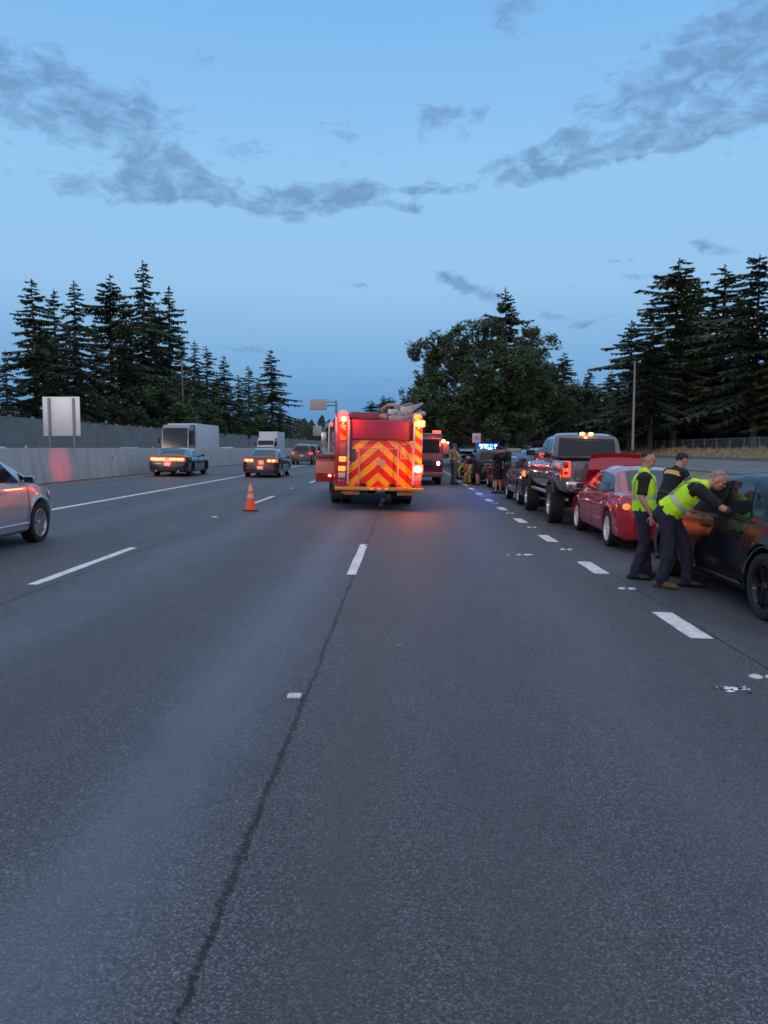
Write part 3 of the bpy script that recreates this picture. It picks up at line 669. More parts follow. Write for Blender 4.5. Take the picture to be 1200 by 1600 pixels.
# right stand
RT = [(1060, 404, 92, 4, 'tallest broad fir of the right-hand stand', 1.2, 1.5), (1022, 470, 88, 5, 'fir leaning out at the left edge of the right-hand stand', 1.15, 1.5), (988, 500, 96, 1, 'short ragged fir standing behind the slim bare pole', 1.35, 1.5), (1133, 415, 96, 1, 'narrow fir in the notch between the two big right-hand firs', 1.6, 1.5),
      (1188, 398, 86, 5, 'big fir at the right edge of the picture', 1.2, 1.5), (1092, 440, 104, 4, 'fir filling in behind the tallest right-hand fir', 1.0, 1.5), (1240, 430, 84, 4, 'fir half outside the right edge of the picture', 1.1, 1.5), (1160, 470, 110, 5, 'fir filling in behind the big fir at the right edge', 1.0, 1.5),
      (882, 550, 120, 4, 'low fir with a forked top between the round tree and the right-hand stand', .85, 1.2), (922, 575, 135, 0, 'pointed low fir left of the right-hand stand', 1.2, 1.2), (955, 580, 128, 4, 'blunt low fir next to the short ragged fir', .85, 1.2), (902, 592, 140, 2, 'small fir in the dip of the right-hand treeline', 1.2, 1.2), (858, 590, 125, 0, 'small fir touching the right side of the round crown', 1.0, 1.2)]
for px, py, D, v, lb, wd, bs in RT: fir(px, py, D, v, lb, bs, wd, 'fir trees on the right-hand side')
for i, (px, py, D, lb) in enumerate(((900, 610, 105, 'dark leafy tree above the lifted pickup'), (940, 625, 100, 'dark leafy tree above the two cab roof lamps'), (1000, 620, 104, 'leafy tree behind the fence, just right of the slim bare pole'), (1050, 600, 108, 'leafy undergrowth tree below the tallest right-hand fir'), (1100, 620, 104, 'leafy tree behind the bent officer'), (1150, 610, 100, 'leafy tree above the black sedan roof'), (1205, 600, 95, 'leafy tree at the right edge of the picture'), (850, 640, 100, 'dark leafy tree above the dark SUV'))):
    broad(px, py, D, (BIG2, LB)[i % 2], lb, 1.2, 1.35, group='leafy trees on the right-hand side', zr=i*.9)
for i, (px, py, D, lb) in enumerate(((905, 585, 118, 'dark leafy tree in the dip between the round tree and the right-hand firs'), (935, 592, 116, 'dark leafy tree just left of the right-hand firs'), (875, 590, 112, 'dark leafy tree behind the windscreen end of the lifted pickup'), (975, 600, 116, 'dark leafy tree behind the slim bare pole'), (1030, 560, 118, 'dark tree filling in behind the tallest right-hand fir'), (1085, 570, 116, 'dark tree filling the gap right of the tallest right-hand fir'), (1130, 560, 114, 'dark tree filling in below the narrow notch fir'), (1180, 570, 108, 'dark tree filling in below the big fir at the right edge'))):
    broad(px, py, D, (BIG2, LB)[i % 2], lb, 1.2, 1.5, group='dark trees behind the right-hand firs', zr=i*.7)
# far trees behind the fire engine and the far wooded hill
for i, (px, py, lb) in enumerate(((582, 626, 'leftmost of the small fir tops above the fire engine'), (598, 618, 'tallest of the small fir tops above the fire engine'), (608, 620, 'middle fir top right of the tallest above the fire engine'), (617, 626, 'fir top second from the right above the fire engine'), (630, 617, 'rightmost small fir top above the fire engine'))):
    fir(px, py, 150+i*6, (4, 2, 4, 0, 2)[i], lb, .3, 1.5, 'small fir tops above the fire engine')
bm = NB(); rr = random.Random(77)
for k in range(160):
    x = rr.uniform(-130, 75); y = 420+rr.uniform(-25, 40); h = rr.uniform(13, 20)*(1 if x < 0 else 1.15); w = rr.uniform(2.5, 4.5); z = 0
    for q in range(60):
        f = rr.random()**.8; a = rr.uniform(0, 2*pi); r_ = w*(1-f)*rr.uniform(.3, 1.0)+.2; p = Vector((x+cos(a)*r_, y+sin(a)*r_, h*f))
        s_ = rr.uniform(.7, 1.7)
        bm.faces.new([bm.verts.new(v) for v in (p+Vector((-s_, 0, -s_*.4)), p+Vector((s_, rr.uniform(-s_, s_), -s_*.5)), p+Vector((rr.uniform(-.3, .3), 0, s_)))])
obj('distant_wood', bm, FIR[2], smooth=False, kind='stuff', recalc=False)
hb = NB(); g = []
for i in range(31):
    x = -700+i*47; hgt = 9+4*noise.noise(Vector((i*.5, 0, 0)))
    g.append([hb.verts.new(p) for p in ((x, 470, -1), (x, 520, hgt), (x, 700, hgt+10), (x, 1300, 6))])
for a, b_ in zip(g, g[1:]):
    for k in range(3): hb.faces.new((a[k], b_[k], b_[k+1], a[k+1]))
obj('hill', hb, FIR[2], kind='structure')
# ------------------------------------------------------------------ vehicles
GL = glass_mat()
RUB = mat('tyre_rubber', (.012, .012, .013), .75, var=.2, bump=.3, bscale=60)
BLK = mat('black_plastic', (.014, .014, .016), .5, var=.2)
DRK = mat('underbody_black', (.006, .006, .007), .8)
CHR = mat('chrome', (.75, .75, .77), .12, metal=1.0, var=.05)
SIL = mat('alloy_silver', (.50, .50, .52), .3, metal=.8, var=.08)
ALU = mat('aluminium_plate', (.42, .43, .45), .38, metal=.85, var=.12)
PLATE = mat('number_plate_white', (.62, .62, .60), .4)

def make_wheel(parent, c, r, w, rimr, rim_m, spokes=10, side=-1, twist=0.0, name='wheel', dish=.03, tread=0.0, split=False):
    """wheel whose outer face looks along side*X"""
    s = side
    bm = NB()
    lathe(bm, [(rimr, s*w*.46), (rimr*.97, s*w*.47), (rimr*.92, s*w*.40), (rimr*.88, s*w*.12), (rimr*.3, s*w*.02), (.01, s*w*.02)], 36)
    hub = w*.36
    lathe(bm, [(rimr*.20, s*w*.15), (rimr*.20, s*(hub-.01)), (rimr*.15, s*(hub+.012)), (.005, s*(hub+.014))], 18)
    for k in range(spokes):
        a0 = twist+2*pi*k/spokes
        offs = (-.10, .10) if split else (0,)
        for of in offs:
            def pp(rr, a, h): return (h, rr*cos(a), rr*sin(a))
            rr0, rr1 = rimr*.17, rimr*.94; wd0 = .055 if split else .085; wd1 = .04 if split else .075
            h0, h1 = s*hub, s*w*.43
            ai, ao = a0+of*.6, a0+of*1.3
            q = [pp(rr0, ai-wd0/rr0*rimr*.5, h0), pp(rr1, ao-wd1*.9, h1), pp(rr1, ao+wd1*.9, h1), pp(rr0, ai+wd0/rr0*rimr*.5, h0)]
            quadbox(bm, q, .022, (-s, 0, 0))
    for v in bm.verts: v.co += Vector(c)
    wo_ = obj(name, bm, rim_m, parent, ang=40)
    bm = NB()
    prof = [(rimr*.99, s*w*.44), (rimr*1.06, s*w*.50), ((rimr+r)*.5, s*w*.53), (r*.965, s*w*.49), (r*.995, s*w*.40), (r, 0), (r*.995, -s*w*.40), (r*.965, -s*w*.49), ((rimr+r)*.5, -s*w*.53), (rimr*.99, -s*w*.44)]
    seg = 48 if tread else 40
    rings = lathe(bm, prof, seg)
    if tread:
        for i, ring in enumerate(rings):
            if 3 <= i <= 7:
                for k, v in enumerate(ring):
                    if (k//2+i) % 2 == 0:
                        v.co.y *= 1-tread/r; v.co.z *= 1-tread/r
    for v in bm.verts: v.co += Vector(c)
    t = obj('tyre', bm, RUB, wo_, ang=25 if tread else 40)
    return wo_

class Car:
    """lofted body with wheel arches; y=0 is the rear axle, +y forward, z=0 the road"""
    def __init__(s, **k):
        s.__dict__.update(dict(W=1.82, wb=2.8, of=.9, orr=1.05, zb=.20, r=.33, arch=.055, tum=.36, bowf=.14, bowr=.10, crown=.035, bed=None,
             nose=.34, ends=.42, shoulder=.60, flare=.012, belt=.86))
        s.__dict__.update(k)
        s.y0, s.y1 = -s.orr, s.wb+s.of
    def ztop(s, y): return pl(s.top, y)
    def arch_z(s, y):
        z = s.zb
        R_ = s.r+s.arch
        for yc in (0, s.wb):
            d = abs(y-yc)
            if d < R_: z = max(z, s.r+sqrt(max(0, R_*R_-d*d)))
        return z
    def hw(s, y):
        e = s.ends
        t = min((y-s.y0)/e, (s.y1-y)/e, 1.0); t = max(0, t)
        k = 1-(1-t)**2.4*s.nose*(1.0 if y > s.wb/2 else .72)
        w = s.W/2*k
        for yc in (0, s.wb): w += s.flare*math.exp(-((y-yc)/.42)**2)
        return w
    def green(s, y):
        return pl(s.roof, y)
    def build_body(s):
        bm = NB()
        ys = set(); n = 64
        for i in range(n+1): ys.add(round(s.y0+(s.y1-s.y0)*i/n, 4))
        for k in range(6):
            ys.add(round(s.y0+.02*k*k/2+.0, 4)); ys.add(round(s.y1-.02*k*k/2, 4))
        R_ = s.r+s.arch
        for yc in (0, s.wb):
            for k in range(0, 25):
                ys.add(round(yc-R_*cos(pi*k/24), 4))
            ys.add(round(yc-R_-.002, 4)); ys.add(round(yc+R_+.002, 4))
        for y, z in s.top: ys.add(round(y, 4))
        ys = sorted(y for y in ys if s.y0 <= y <= s.y1)
        prev = None; rows = []
        for y in ys:
            w = s.hw(y); zt = s.ztop(y); za = s.arch_z(y)
            t = min((y-s.y0)/.16, (s.y1-y)/.16, 1.0)
            sq = 1-(1-t)**2*.16      # rounding of the end faces in elevation
            zm = .5*(zt+s.zb)
            H = zt-s.zb
            pts = [(0, s.zb), (w*.88, s.zb), (w*.955, s.zb+.05), (w*.985, s.zb+.18*H), (w, s.zb+.42*H), (w*.992, s.zb+s.shoulder*H), (w*.972, s.zb+.80*H),
                   (w*.935, zt-.035), (w*.87, zt-.003), (w*.62, zt+s.crown*.6), (w*.3, zt+s.crown*.95), (0, zt+s.crown)]
            row = []
            for i, (x, z) in enumerate(pts):
                z = zm+(z-zm)*sq
                if i < 7: z = max(z, za+ (0.012*i if za > s.zb else 0))
                row.append((x, y, z))
            rows.append(row)
        n = len(rows[0]); full = []
        for row in rows:
            L_ = [bm.verts.new((-x, y, z)) for x, y, z in row[::-1][:-0 or None]]
            R__ = [bm.verts.new((x, y, z)) for x, y, z in row[1:-1]]
            full.append(L_+R__)      # loop: top centre .. left side .. bottom centre .. right side
        m = len(full[0])
        for a, b in zip(full, full[1:]):
            for i in range(m):
                bm.faces.new((a[i], a[(i+1) % m], b[(i+1) % m], b[i]))
        bm.faces.new(full[0]); bm.faces.new(full[-1][::-1])
        # greenhouse
        if s.roof:
            gy0, gy1 = s.roof[0][0], s.roof[-1][0]
            gys = set(round(gy0+(gy1-gy0)*i/40, 4) for i in range(41)) | set(round(y, 4) for y, z in s.roof)
            rows = []
            for y in sorted(gys):
                zt = s.green(y); zb_ = s.ztop(y)-.10
                base = s.W/2*.885
                dz = max(0, zt-s.belt)
                xt = base-dz*s.tum
                f = min(1, dz/.10)
                cr = s.crown*1.2
                pts = [(base*.999, zb_), (base-.001, s.belt if zt > s.belt else zt-.001), (base-(max(0, dz-.10))*s.tum, max(zt-.085*f, zb_+.002)), (xt-.015*f, zt-.035*f), (xt-.07*f, zt-.002), (xt*.6, zt+cr*.6*f), (xt*.3, zt+cr*.9*f), (0, zt+cr*f)]
                row = []
                ym = (gy0+gy1)/2; span = (gy1-gy0)/2
                for x, z in pts:
                    e = (y-ym)/span
                    b_ = (s.bowf*max(0, e)**3 if e > 0 else -s.bowr*max(0, -e)**3)
                    row.append((x, y+b_*(1-(x/base)**2), z))
                rows.append(row)
            full = []
            for row in rows:
                full.append([bm.verts.new((-x, y, z)) for x, y, z in row]+[bm.verts.new((x, y, z)) for x, y, z in row[:-1][::-1]])
            m = len(full[0])
            for a, b in zip(full, full[1:]):
                for i in range(m-1): bm.faces.new((a[i], a[i+1], b[i+1], b[i]))
            bm.faces.new(full[0]); bm.faces.new(full[-1][::-1])
        bmesh.ops.recalc_face_normals(bm, faces=bm.faces[:])
        s.bvh = BVHTree.FromBMesh(bm)
        return bm
    def hit(s, o, d):
        h = s.bvh.ray_cast(Vector(o), Vector(d))
        return h
    def patch(s, name, m, parent, corners, axis, off=.006, nu=6, nv=6, flipx=False, depth=0.0):
        """panel lying on the body: corners are 2-D (see axis) and get projected on it.
        axis 'L'/'R': (y,z) from the side; 'B'/'F': (x,z) from the rear / front; 'T': (x,y) from above"""
        bm = NB(); g = []
        a, b, c, d = [Vector(q) for q in corners]
        D = {'L': (1, 0, 0), 'R': (-1, 0, 0), 'B': (0, 1, 0), 'F': (0, -1, 0), 'T': (0, 0, -1)}[axis]
        okc = 0
        for i in range(nu+1):
            row = []
            for j in range(nv+1):
                u, v = i/nu, j/nv
                p = (a*(1-u)+b*u)*(1-v)+(d*(1-u)+c*u)*v
                o = {'L': (-4, p.x, p.y), 'R': (4, p.x, p.y), 'B': (p.x, -9, p.y), 'F': (p.x, 12, p.y), 'T': (p.x, p.y, 5)}[axis]
                h = s.hit(o, D)
                if h[0] is None: row.append(None); continue
                nrm = h[1]
                if nrm.dot(Vector(D)) > 0: nrm = -nrm
                q = h[0]+nrm*off*.6-Vector(D)*off*.4
                row.append(bm.verts.new(q))
            g.append(row)
        for i in range(nu):
            for j in range(nv):
                q = [g[i][j], g[i+1][j], g[i+1][j+1], g[i][j+1]]
                if all(q):
                    f = bm.faces.new(q); okc += 1
                    f.normal_update()
                    if f.normal.dot(Vector(D)) > 0: f.normal_flip()
        if depth:
            r = bmesh.ops.extrude_face_region(bm, geom=bm.faces[:])
            vv = [e for e in r['geom'] if isinstance(e, bmesh.types.BMVert)]
            for v in vv: v.co -= Vector(D)*depth
            bmesh.ops.recalc_face_normals(bm, faces=bm.faces[:])
            return obj(name, bm, m, parent, ang=35, recalc=False)
        return obj(name, bm, m, parent, ang=50, recalc=False)
    def window_quad(s, ya, yb, zlo, zhi, side, root, name='window', m=None, slant=(0, 0)):
        pass

def seam_strip(car, root, side, pts, name='panel_gap', w=.007):
    """thin dark door gap following the body side"""
    bm = NB(); D = (1, 0, 0) if side < 0 else (-1, 0, 0)
    vs = []
    for i in range(len(pts)-1):
        a, b = Vector(pts[i]), Vector(pts[i+1]); n = max(2, int((b-a).length/.06))
        for k in range(n+(1 if i == len(pts)-2 else 0)):
            p = a.lerp(b, k/n); t = (b-a).normalized(); q = Vector((-t.y, t.x))
            r = []
            for sg in (-1, 1):
                pp = p+q*w*sg
                h = car.hit((side*4, pp.x, pp.y), D)
                if h[0] is None: r = None; break
                r.append(h[0]+Vector((side*.004, 0, 0)))
            if r: vs.append([bm.verts.new(r[0]), bm.verts.new(r[1])])
    for p, q in zip(vs, vs[1:]):
        if (p[0].co-q[0].co).length < .2: bm.faces.new((p[0], p[1], q[1], q[0]))
    return obj(name, bm, DRK, root, smooth=False)

def mirror(root, x, y, z, side, m, big=1.0):
    bm = NB(); box(bm, (x+side*.09*big, y, z), (.17*big, .09*big, .115*big), .03)
    box(bm, (x-side*.02, y+.02, z-.03), (.10, .05, .04), .01)
    o = obj('door_mirror', bm, m, root)
    bm = NB(); box(bm, (x+side*.09*big, y-.048*big, z), (.14*big, .006, .09*big), 0)
    obj('mirror_glass', bm, GL, o)
    return o

def finish_car(c, root, body_m, windows, ws, rw, wheels, rim_m, mirrors=None, doors=(), handles=(), sides=(-1, 1), plate_z=.6, spokes=10, split=False, trim_m=None, rw_axis='T', plate=True):
    """windows: list of 4-corner (y,z) quads; ws, rw: 4-corner (x,y) quads"""
    body = obj('body', c.build_body(), body_m, root, ang=34)
    for sd in sides:
        for q in windows:
            c.patch('window', GL, root, q, 'L' if sd < 0 else 'R', nu=8, nv=6)
        for dn in doors: seam_strip(c, root, sd, dn)
        for (y, z) in handles:
            h = c.hit((sd*4, y, z), (-sd, 0, 0))
            if h[0] is not None:
                bm = NB(); box(bm, (h[0].x+sd*.018, y, z), (.03, .19, .028), .01); obj('door_handle', bm, trim_m or body_m, root)
    if ws: c.patch('windscreen', GL, root, ws, 'T', nu=10, nv=8)
    if rw: c.patch('rear_window', GL, root, rw, rw_axis, nu=10, nv=8)
    for (x, y, sd) in wheels:
        make_wheel(root, (x, y, c.r), c.r, .215 if c.r < .4 else .32, c.r*.70 if c.r < .4 else c.r*.60, rim_m, spokes, sd, split=split, tread=.018 if c.r > .4 else 0)
    if mirrors:
        for sd in sides: mirror(root, sd*mirrors[0], mirrors[1], mirrors[2], sd, mirrors[3])
    if plate:
        h = c.hit((0, -9, plate_z), (0, 1, 0))
        if h[0] is not None:
            bm = NB(); box(bm, (0, h[0].y-.012, plate_z), (.31, .02, .155), .006); pl_ = obj('number_plate', bm, PLATE, root)
    return body
def wheels4(c, t=None):
    x = (t or c.W/2-.125)
    return [(-x, 0, -1), (x, 0, 1), (-x, c.wb, -1), (x, c.wb, 1)]

TAIL = lamp_mat('tail_lamp_lit', (1.0, .05, .02), 2.2)
TAILHOT = lamp_mat('tail_lamp_core', (1.0, .30, .06), 7.0)
TAILOFF = mat('tail_lamp_unlit', (.35, .012, .012), .15, coat=1.0, var=.1)
AMB = lamp_mat('amber_lamp', (1.0, .42, .05), 6.0)
HEAD = mat('headlamp_glass', (.55, .57, .60), .08, metal=.4, coat=1.0)

def sedan_shape(**k):
    d = dict(W=1.83, wb=2.75, of=.92, orr=1.02, r=.325, belt=.93,
      top=[(-1.02, .74), (-.95, .95), (-.80, 1.00), (-.15, 1.00), (.5, .95), (2.2, .93), (2.75, .88), (3.3, .80), (3.55, .72), (3.67, .60)],
      roof=[(-.42, .97), (.10, 1.22), (.45, 1.37), (.80, 1.425), (1.25, 1.44), (1.7, 1.41), (1.95, 1.33), (2.35, 1.12), (2.75, .90)])
    d.update(k); return Car(**d)
def sedan_windows():
    return [[(1.33, .965), (2.36, .965), (1.86, 1.275), (1.33, 1.345)], [(.42, .985), (1.25, .965), (1.25, 1.345), (.56, 1.30)], [(.02, .995), (.35, .985), (.49, 1.285), (.33, 1.22)]]
# ------------------------------------------------------------------ the vehicles of this scene
def put(root, x, y, rz=0.0):
    root.location = (x, y, gz(x))
    root.rotation_euler = (Matrix.Rotation(math.atan(SLOPE), 3, 'Y') @ Matrix.Rotation(rz, 3, 'Z')).to_euler()

SD_DOORS = [[(1.29, .94), (1.29, .27)], [(2.42, .93), (2.36, .55), (2.30, .27)], [(.46, .96), (.42, .72), (.50, .45), (.55, .27)]]

# black sedan at the right edge, facing up the road
c = sedan_shape(W=1.90, wb=2.85, orr=1.05, r=.35, arch=.05, belt=.97,
   top=[(-1.05, .78), (-.98, .99), (-.82, 1.04), (-.15, 1.045), (.5, .99), (2.2, .97), (2.85, .92), (3.4, .84), (3.65, .74), (3.77, .60)],
   roof=[(-.18, 1.0), (.25, 1.24), (.55, 1.40), (.88, 1.475), (1.25, 1.495), (1.75, 1.46), (2.02, 1.38), (2.45, 1.14), (2.85, .93)])
root = empty('sedan'); tag(root, 'glossy black sedan at the right edge with chrome sill strip and officer leaning on it', 'car')
BP = paint('gloss_black_paint', (.006, .006, .008), .22); BP.node_tree.nodes['Principled BSDF'].inputs['IOR'].default_value = 1.32; BP.node_tree.nodes['Principled BSDF'].inputs['Coat Weight'].default_value = .12; BP.node_tree.nodes['Principled BSDF'].inputs['Coat Roughness'].default_value = .09
BRIM = mat('black_alloy', (.03, .03, .033), .3, metal=.6)
b = finish_car(c, root, BP, [[(.60, 1.025), (1.28, 1.005), (1.28, 1.40), (.78, 1.375)], [(.14, 1.05), (.53, 1.03), (.69, 1.34), (.48, 1.26)]],
    [(-.66, 2.74), (.66, 2.74), (.52, 1.98), (-.52, 1.98)], [(-.64, -.16), (.64, -.16), (.50, .52), (-.50, .52)], wheels4(c, .83), BRIM,
    (.90, 2.30, 1.05, BP), [[(1.33, .98), (1.33, .27)], [(2.52, .95), (2.46, .55), (2.40, .27)], [(.50, 1.0), (.46, .76), (.56, .48), (.62, .27)]], [(1.62, .84), (.66, .86)], plate_z=.62, spokes=5, split=True, trim_m=BP)
c.patch('window_dark_patch', DRK, root, [(1.37, 1.005), (2.40, .995), (1.92, 1.33), (1.37, 1.405)], 'L', nu=8, nv=6)  # open window: flat black patch painted for the shaded inside of the car
c.patch('window', GL, root, [(1.37, 1.005), (2.40, .995), (1.92, 1.33), (1.37, 1.405)], 'R', nu=8, nv=6)
for sd, ax in ((-1, 'L'), (1, 'R')):
    o = c.patch('sill_strip', CHR, root, [(.50, .285), (2.36, .285), (2.36, .315), (.50, .315)], ax, off=.012, nu=20, nv=1)
    R_ = .35+.05
    for yc in (0, c.wb):      # wheel arch lip
        bm = NB(); pts = []
        for k in range(17):
            a = pi*(.06+.88*k/16); yy = yc-(R_+.012)*cos(a); zz = .35+(R_+.012)*sin(a)
            h = c.hit((sd*4, yy, zz+.012), (-sd, 0, 0)); pts.append((h[0].x+sd*.004, yy, zz))
        tube(bm, pts, .010, 6)
        obj('wheel_arch_trim', bm, mat('grey_trim', (.13, .13, .14), .35, metal=.3), root)
for sd in (-1, 1):
    c.patch('tail_light', TAILOFF, root, [(sd*.50, .80), (sd*.88, .80), (sd*.86, .94), (sd*.50, .92)], 'B', off=.012)
put(root, 4.66, 8.05, R(.3))

# red sedan, bonnet sprung open
c = sedan_shape(W=1.80, wb=2.70, orr=.98, of=.82, r=.325)
root = empty('sedan'); tag(root, 'bright red sedan with raised bonnet behind the lifted pickup', 'car')
RP = paint('red_paint', (.42, .010, .018), .2)
b = finish_car(c, root, RP, sedan_windows(), [(-.64, 2.62), (.64, 2.62), (.52, 1.92), (-.52, 1.92)], [(-.62, -.34), (.62, -.34), (.50, .40), (-.50, .40)],
    wheels4(c, .79), mat('bright_alloy', (.72, .72, .74), .3, metal=.3), (.86, 2.22, 1.0, RP), SD_DOORS, [(1.55, .82), (.60, .84)], plate_z=.78, spokes=5, trim_m=RP, split=True)
for sd in (-1, 1):
    o = c.patch('tail_light', TAILOFF, root, [(sd*.46, .70), (sd*.88, .70), (sd*.86, .92), (sd*.46, .88)], 'B', off=.014)
    sx_ = 'L' if sd < 0 else 'R'
    c.patch('tail_light_side', TAILOFF, root, [(-.90, .70), (-.62, .80), (-.60, .90), (-.88, .93)], sx_, off=.012)
    bm = NB(); ball(bm, (sd*.80, -.93, .79), (.07, .03, .055)); obj('brake_lamp', bm, lamp_mat('faint_lamp', (1.0, .12, .03), 2.5), o)
bm = NB()     # open bonnet, a curved panel hinged at the windscreen
n = 8; pa = []
for i in range(n+1):
    u = i/n; hw_ = .76-.10*u; rowv = []
    yy = 2.70-.16*u+.05*sin(u*9); zz = .90+.74*u+.02*sin(u*7)+.05*sin(pi*u)
    for j in range(9):
        v = j/8*2-1; rowv.append((v*hw_, yy+.10*(1-v*v)*u, zz+.05*(1-v*v)))
    pa.append(rowv)
top = [[bm.verts.new(p) for p in r] for r in pa]; bot = [[bm.verts.new((p[0], p[1]+.02, p[2]-.025)) for p in r] for r in pa]
for i in range(n):
    for j in range(8):
        bm.faces.new((top[i][j], top[i][j+1], top[i+1][j+1], top[i+1][j])); bm.faces.new((bot[i][j], bot[i+1][j], bot[i+1][j+1], bot[i][j+1]))
for i in range(n):
    for j in (0, 8): bm.faces.new((top[i][j], top[i+1][j], bot[i+1][j], bot[i][j]))
for j in range(8):
    for i in (0, n): bm.faces.new((top[i][j], bot[i][j], bot[i][j+1], top[i][j+1]))
o = obj('bonnet', bm, RP, root); o['label'] = 'sprung open red bonnet'
put(root, 4.60, 14.15, R(-1.0))

# lifted dark pickup
def pickup(root, body_m, H=0.0, W=2.0, wb=3.75, r=.46, zb=.78, lit=True, lower_m=None):
    c = Car(W=W, wb=wb, of=.92, orr=1.18, r=r, arch=.10, zb=zb, belt=1.50+H, tum=.20, nose=.12, ends=.26, crown=.02, flare=.03, bowf=.10, bowr=.02, shoulder=.7,
      top=[(-1.18, 1.40+H), (-1.15, 1.52+H), (.80, 1.54+H), (.85, 1.50+H), (3.0, 1.48+H), (3.3, 1.47+H), (4.2, 1.42+H), (4.5, 1.36+H), (4.67, 1.2+H)],
      roof=[(.86, 1.50+H), (.96, 1.98+H), (1.04, 2.12+H), (1.3, 2.17+H), (2.2, 2.13+H), (2.45, 2.07+H), (2.9, 1.75+H), (3.25, 1.46+H)])
    body = obj('body', c.build_body(), body_m, root, ang=34)
    for sd, ax in ((-1, 'L'), (1, 'R')):
        for q in ([(1.10, 1.54+H), (1.80, 1.53+H), (1.80, 2.03+H), (1.22, 2.02+H)], [(1.88, 1.53+H), (2.92, 1.52+H), (2.42, 2.0+H), (1.88, 2.03+H)]):
            c.patch('window', GL, root, q, ax, nu=8, nv=6)
        for dn in ([(1.0, 1.48+H), (1.0, .85+H*.5)], [(1.84, 1.48+H), (1.84, .85)], [(2.98, 1.46+H), (2.95, .85)]): seam_strip(c, root, sd, dn, w=.009)
        mirror(root, sd*.99, 2.86, 1.66+H, sd, BLK, 1.35)
        # side step
        bm = NB(); tube(bm, [(sd*(W/2-.03), .55, zb-.08), (sd*(W/2-.03), wb-.6, zb-.08)], .045, 10, ends=True); obj('side_step', bm, SIL, root)
        bm = NB()
        for yc in (0, wb):
            R_ = r+.11; pts = []
            for k in range(19):
                a = pi*(.03+.94*k/18); yy = yc-R_*cos(a); zz = r+R_*sin(a)
                pts.append((sd*(W/2+.02), yy, max(zz, zb)))
            tube(bm, pts, [(.035, .05)]*19, 8, side=(1, 0, 0))
        obj('wheel_arch_flare', bm, BLK, root)
        o = c.patch('tail_light', TAIL, root, [(sd*.80, 1.14+H), (sd*.985, 1.14+H), (sd*.975, 1.49+H), (sd*.80, 1.49+H)], 'B', off=.015, nu=4, nv=6)
        bm = NB(); box(bm, (sd*.90, -1.205, 1.40+H), (.11, .02, .12), .01); box(bm, (sd*.90, -1.205, 1.23+H), (.09, .02, .07), .01)
        obj('tail_light_lens', bm, TAILOFF, o)
        c.patch('tail_light_side', TAILOFF, root, [(-1.13, 1.16+H), (-.96, 1.16+H), (-.98, 1.48+H), (-1.13, 1.48+H)], ax, off=.012)
    c.patch('windscreen', GL, root, [(-.76, 3.14), (.76, 3.14), (.66, 2.5), (-.66, 2.5)], 'T', nu=10, nv=8)
    c.patch('rear_window', GL, root, [(-.72, 1.60+H), (.72, 1.60+H), (.68, 2.05+H), (-.68, 2.05+H)], 'B', nu=10, nv=6)
    bm = NB(); box(bm, (0, -.17, 1.575+H), (W*.90, 1.94, .05), .015); obj('tonneau_cover', bm, BLK, root)
    bm = NB(); box(bm, (0, -1.19, 1.27+H), (1.44, .03, .40), .012); box(bm, (0, -1.215, 1.36+H), (.30, .02, .09), .01)
    tg = obj('tailgate', bm, body_m, root)
    bm = NB(); box(bm, (0, -1.235, 1.36+H), (.18, .02, .045), .008); obj('handle', bm, CHR, tg)
    bm = NB(); box(bm, (-.62, -1.26, .96+H*.6), (.56, .16, .17), .03); box(bm, (.62, -1.26, .96+H*.6), (.56, .16, .17), .03); box(bm, (0, -1.27, .92+H*.6), (.72, .16, .10), .02)
    rb = obj('rear_bumper', bm, CHR, root)
    bm = NB(); box(bm, (0, -1.262, 1.02+H*.6), (.31, .02, .15), .006); obj('number_plate', bm, PLATE, root)
    if lit:
        bm = NB(); box(bm, (0, 1.06, 2.17+H), (.42, .06, .05), .015); ch = obj('cab_brake_light', bm, BLK, root)
        bm = NB()
        for x in (-.11, .11): ball(bm, (x, 1.02, 2.17+H), (.062, .03, .032))
        o = obj('lit_bulb', bm, lamp_mat('cab_bulb_lit', (1.0, .48, .12), 16.0), ch)
        lightobj('cab_brake_glow', 'POINT', (0, .92, 2.17+H), (1, .35, .08), 3.0, root, .04)
    bm = NB(); tube(bm, [(-.75, 0, r), (.75, 0, r)], .07, 10); ball(bm, (.1, 0, r), .17); tube(bm, [(0, 0, r), (0, wb, r+.1)], .05, 8); tube(bm, [(-.8, wb, r), (.8, wb, r)], .06, 8)
    for x in (-.45, .45): box(bm, (x, wb/2-.1, zb-.02), (.09, wb+1.6, .16), .01)
    for x in (-.55, .55): tube(bm, [(x, .0, r+.05), (x*.9, -.15, zb+.1)], .035, 8)
    obj('chassis', bm, DRK, root)
    x = W/2-.10
    for (wx, wy, sd) in ((-x, 0, -1), (x, 0, 1), (-x, wb, -1), (x, wb, 1)):
        make_wheel(root, (wx, wy, r), r, .33, r*.56, SIL if r > .5 else SIL, 8, sd, tread=.02)
    return c
root = empty('pickup_truck'); tag(root, 'dark grey lifted pickup truck with oversized tyres and two lit lamps on its cab roof', 'pickup truck')
pickup(root, paint('dark_pickup_paint', (.12, .115, .125), .2), H=.0)
put(root, 4.50, 18.5, R(-.9))

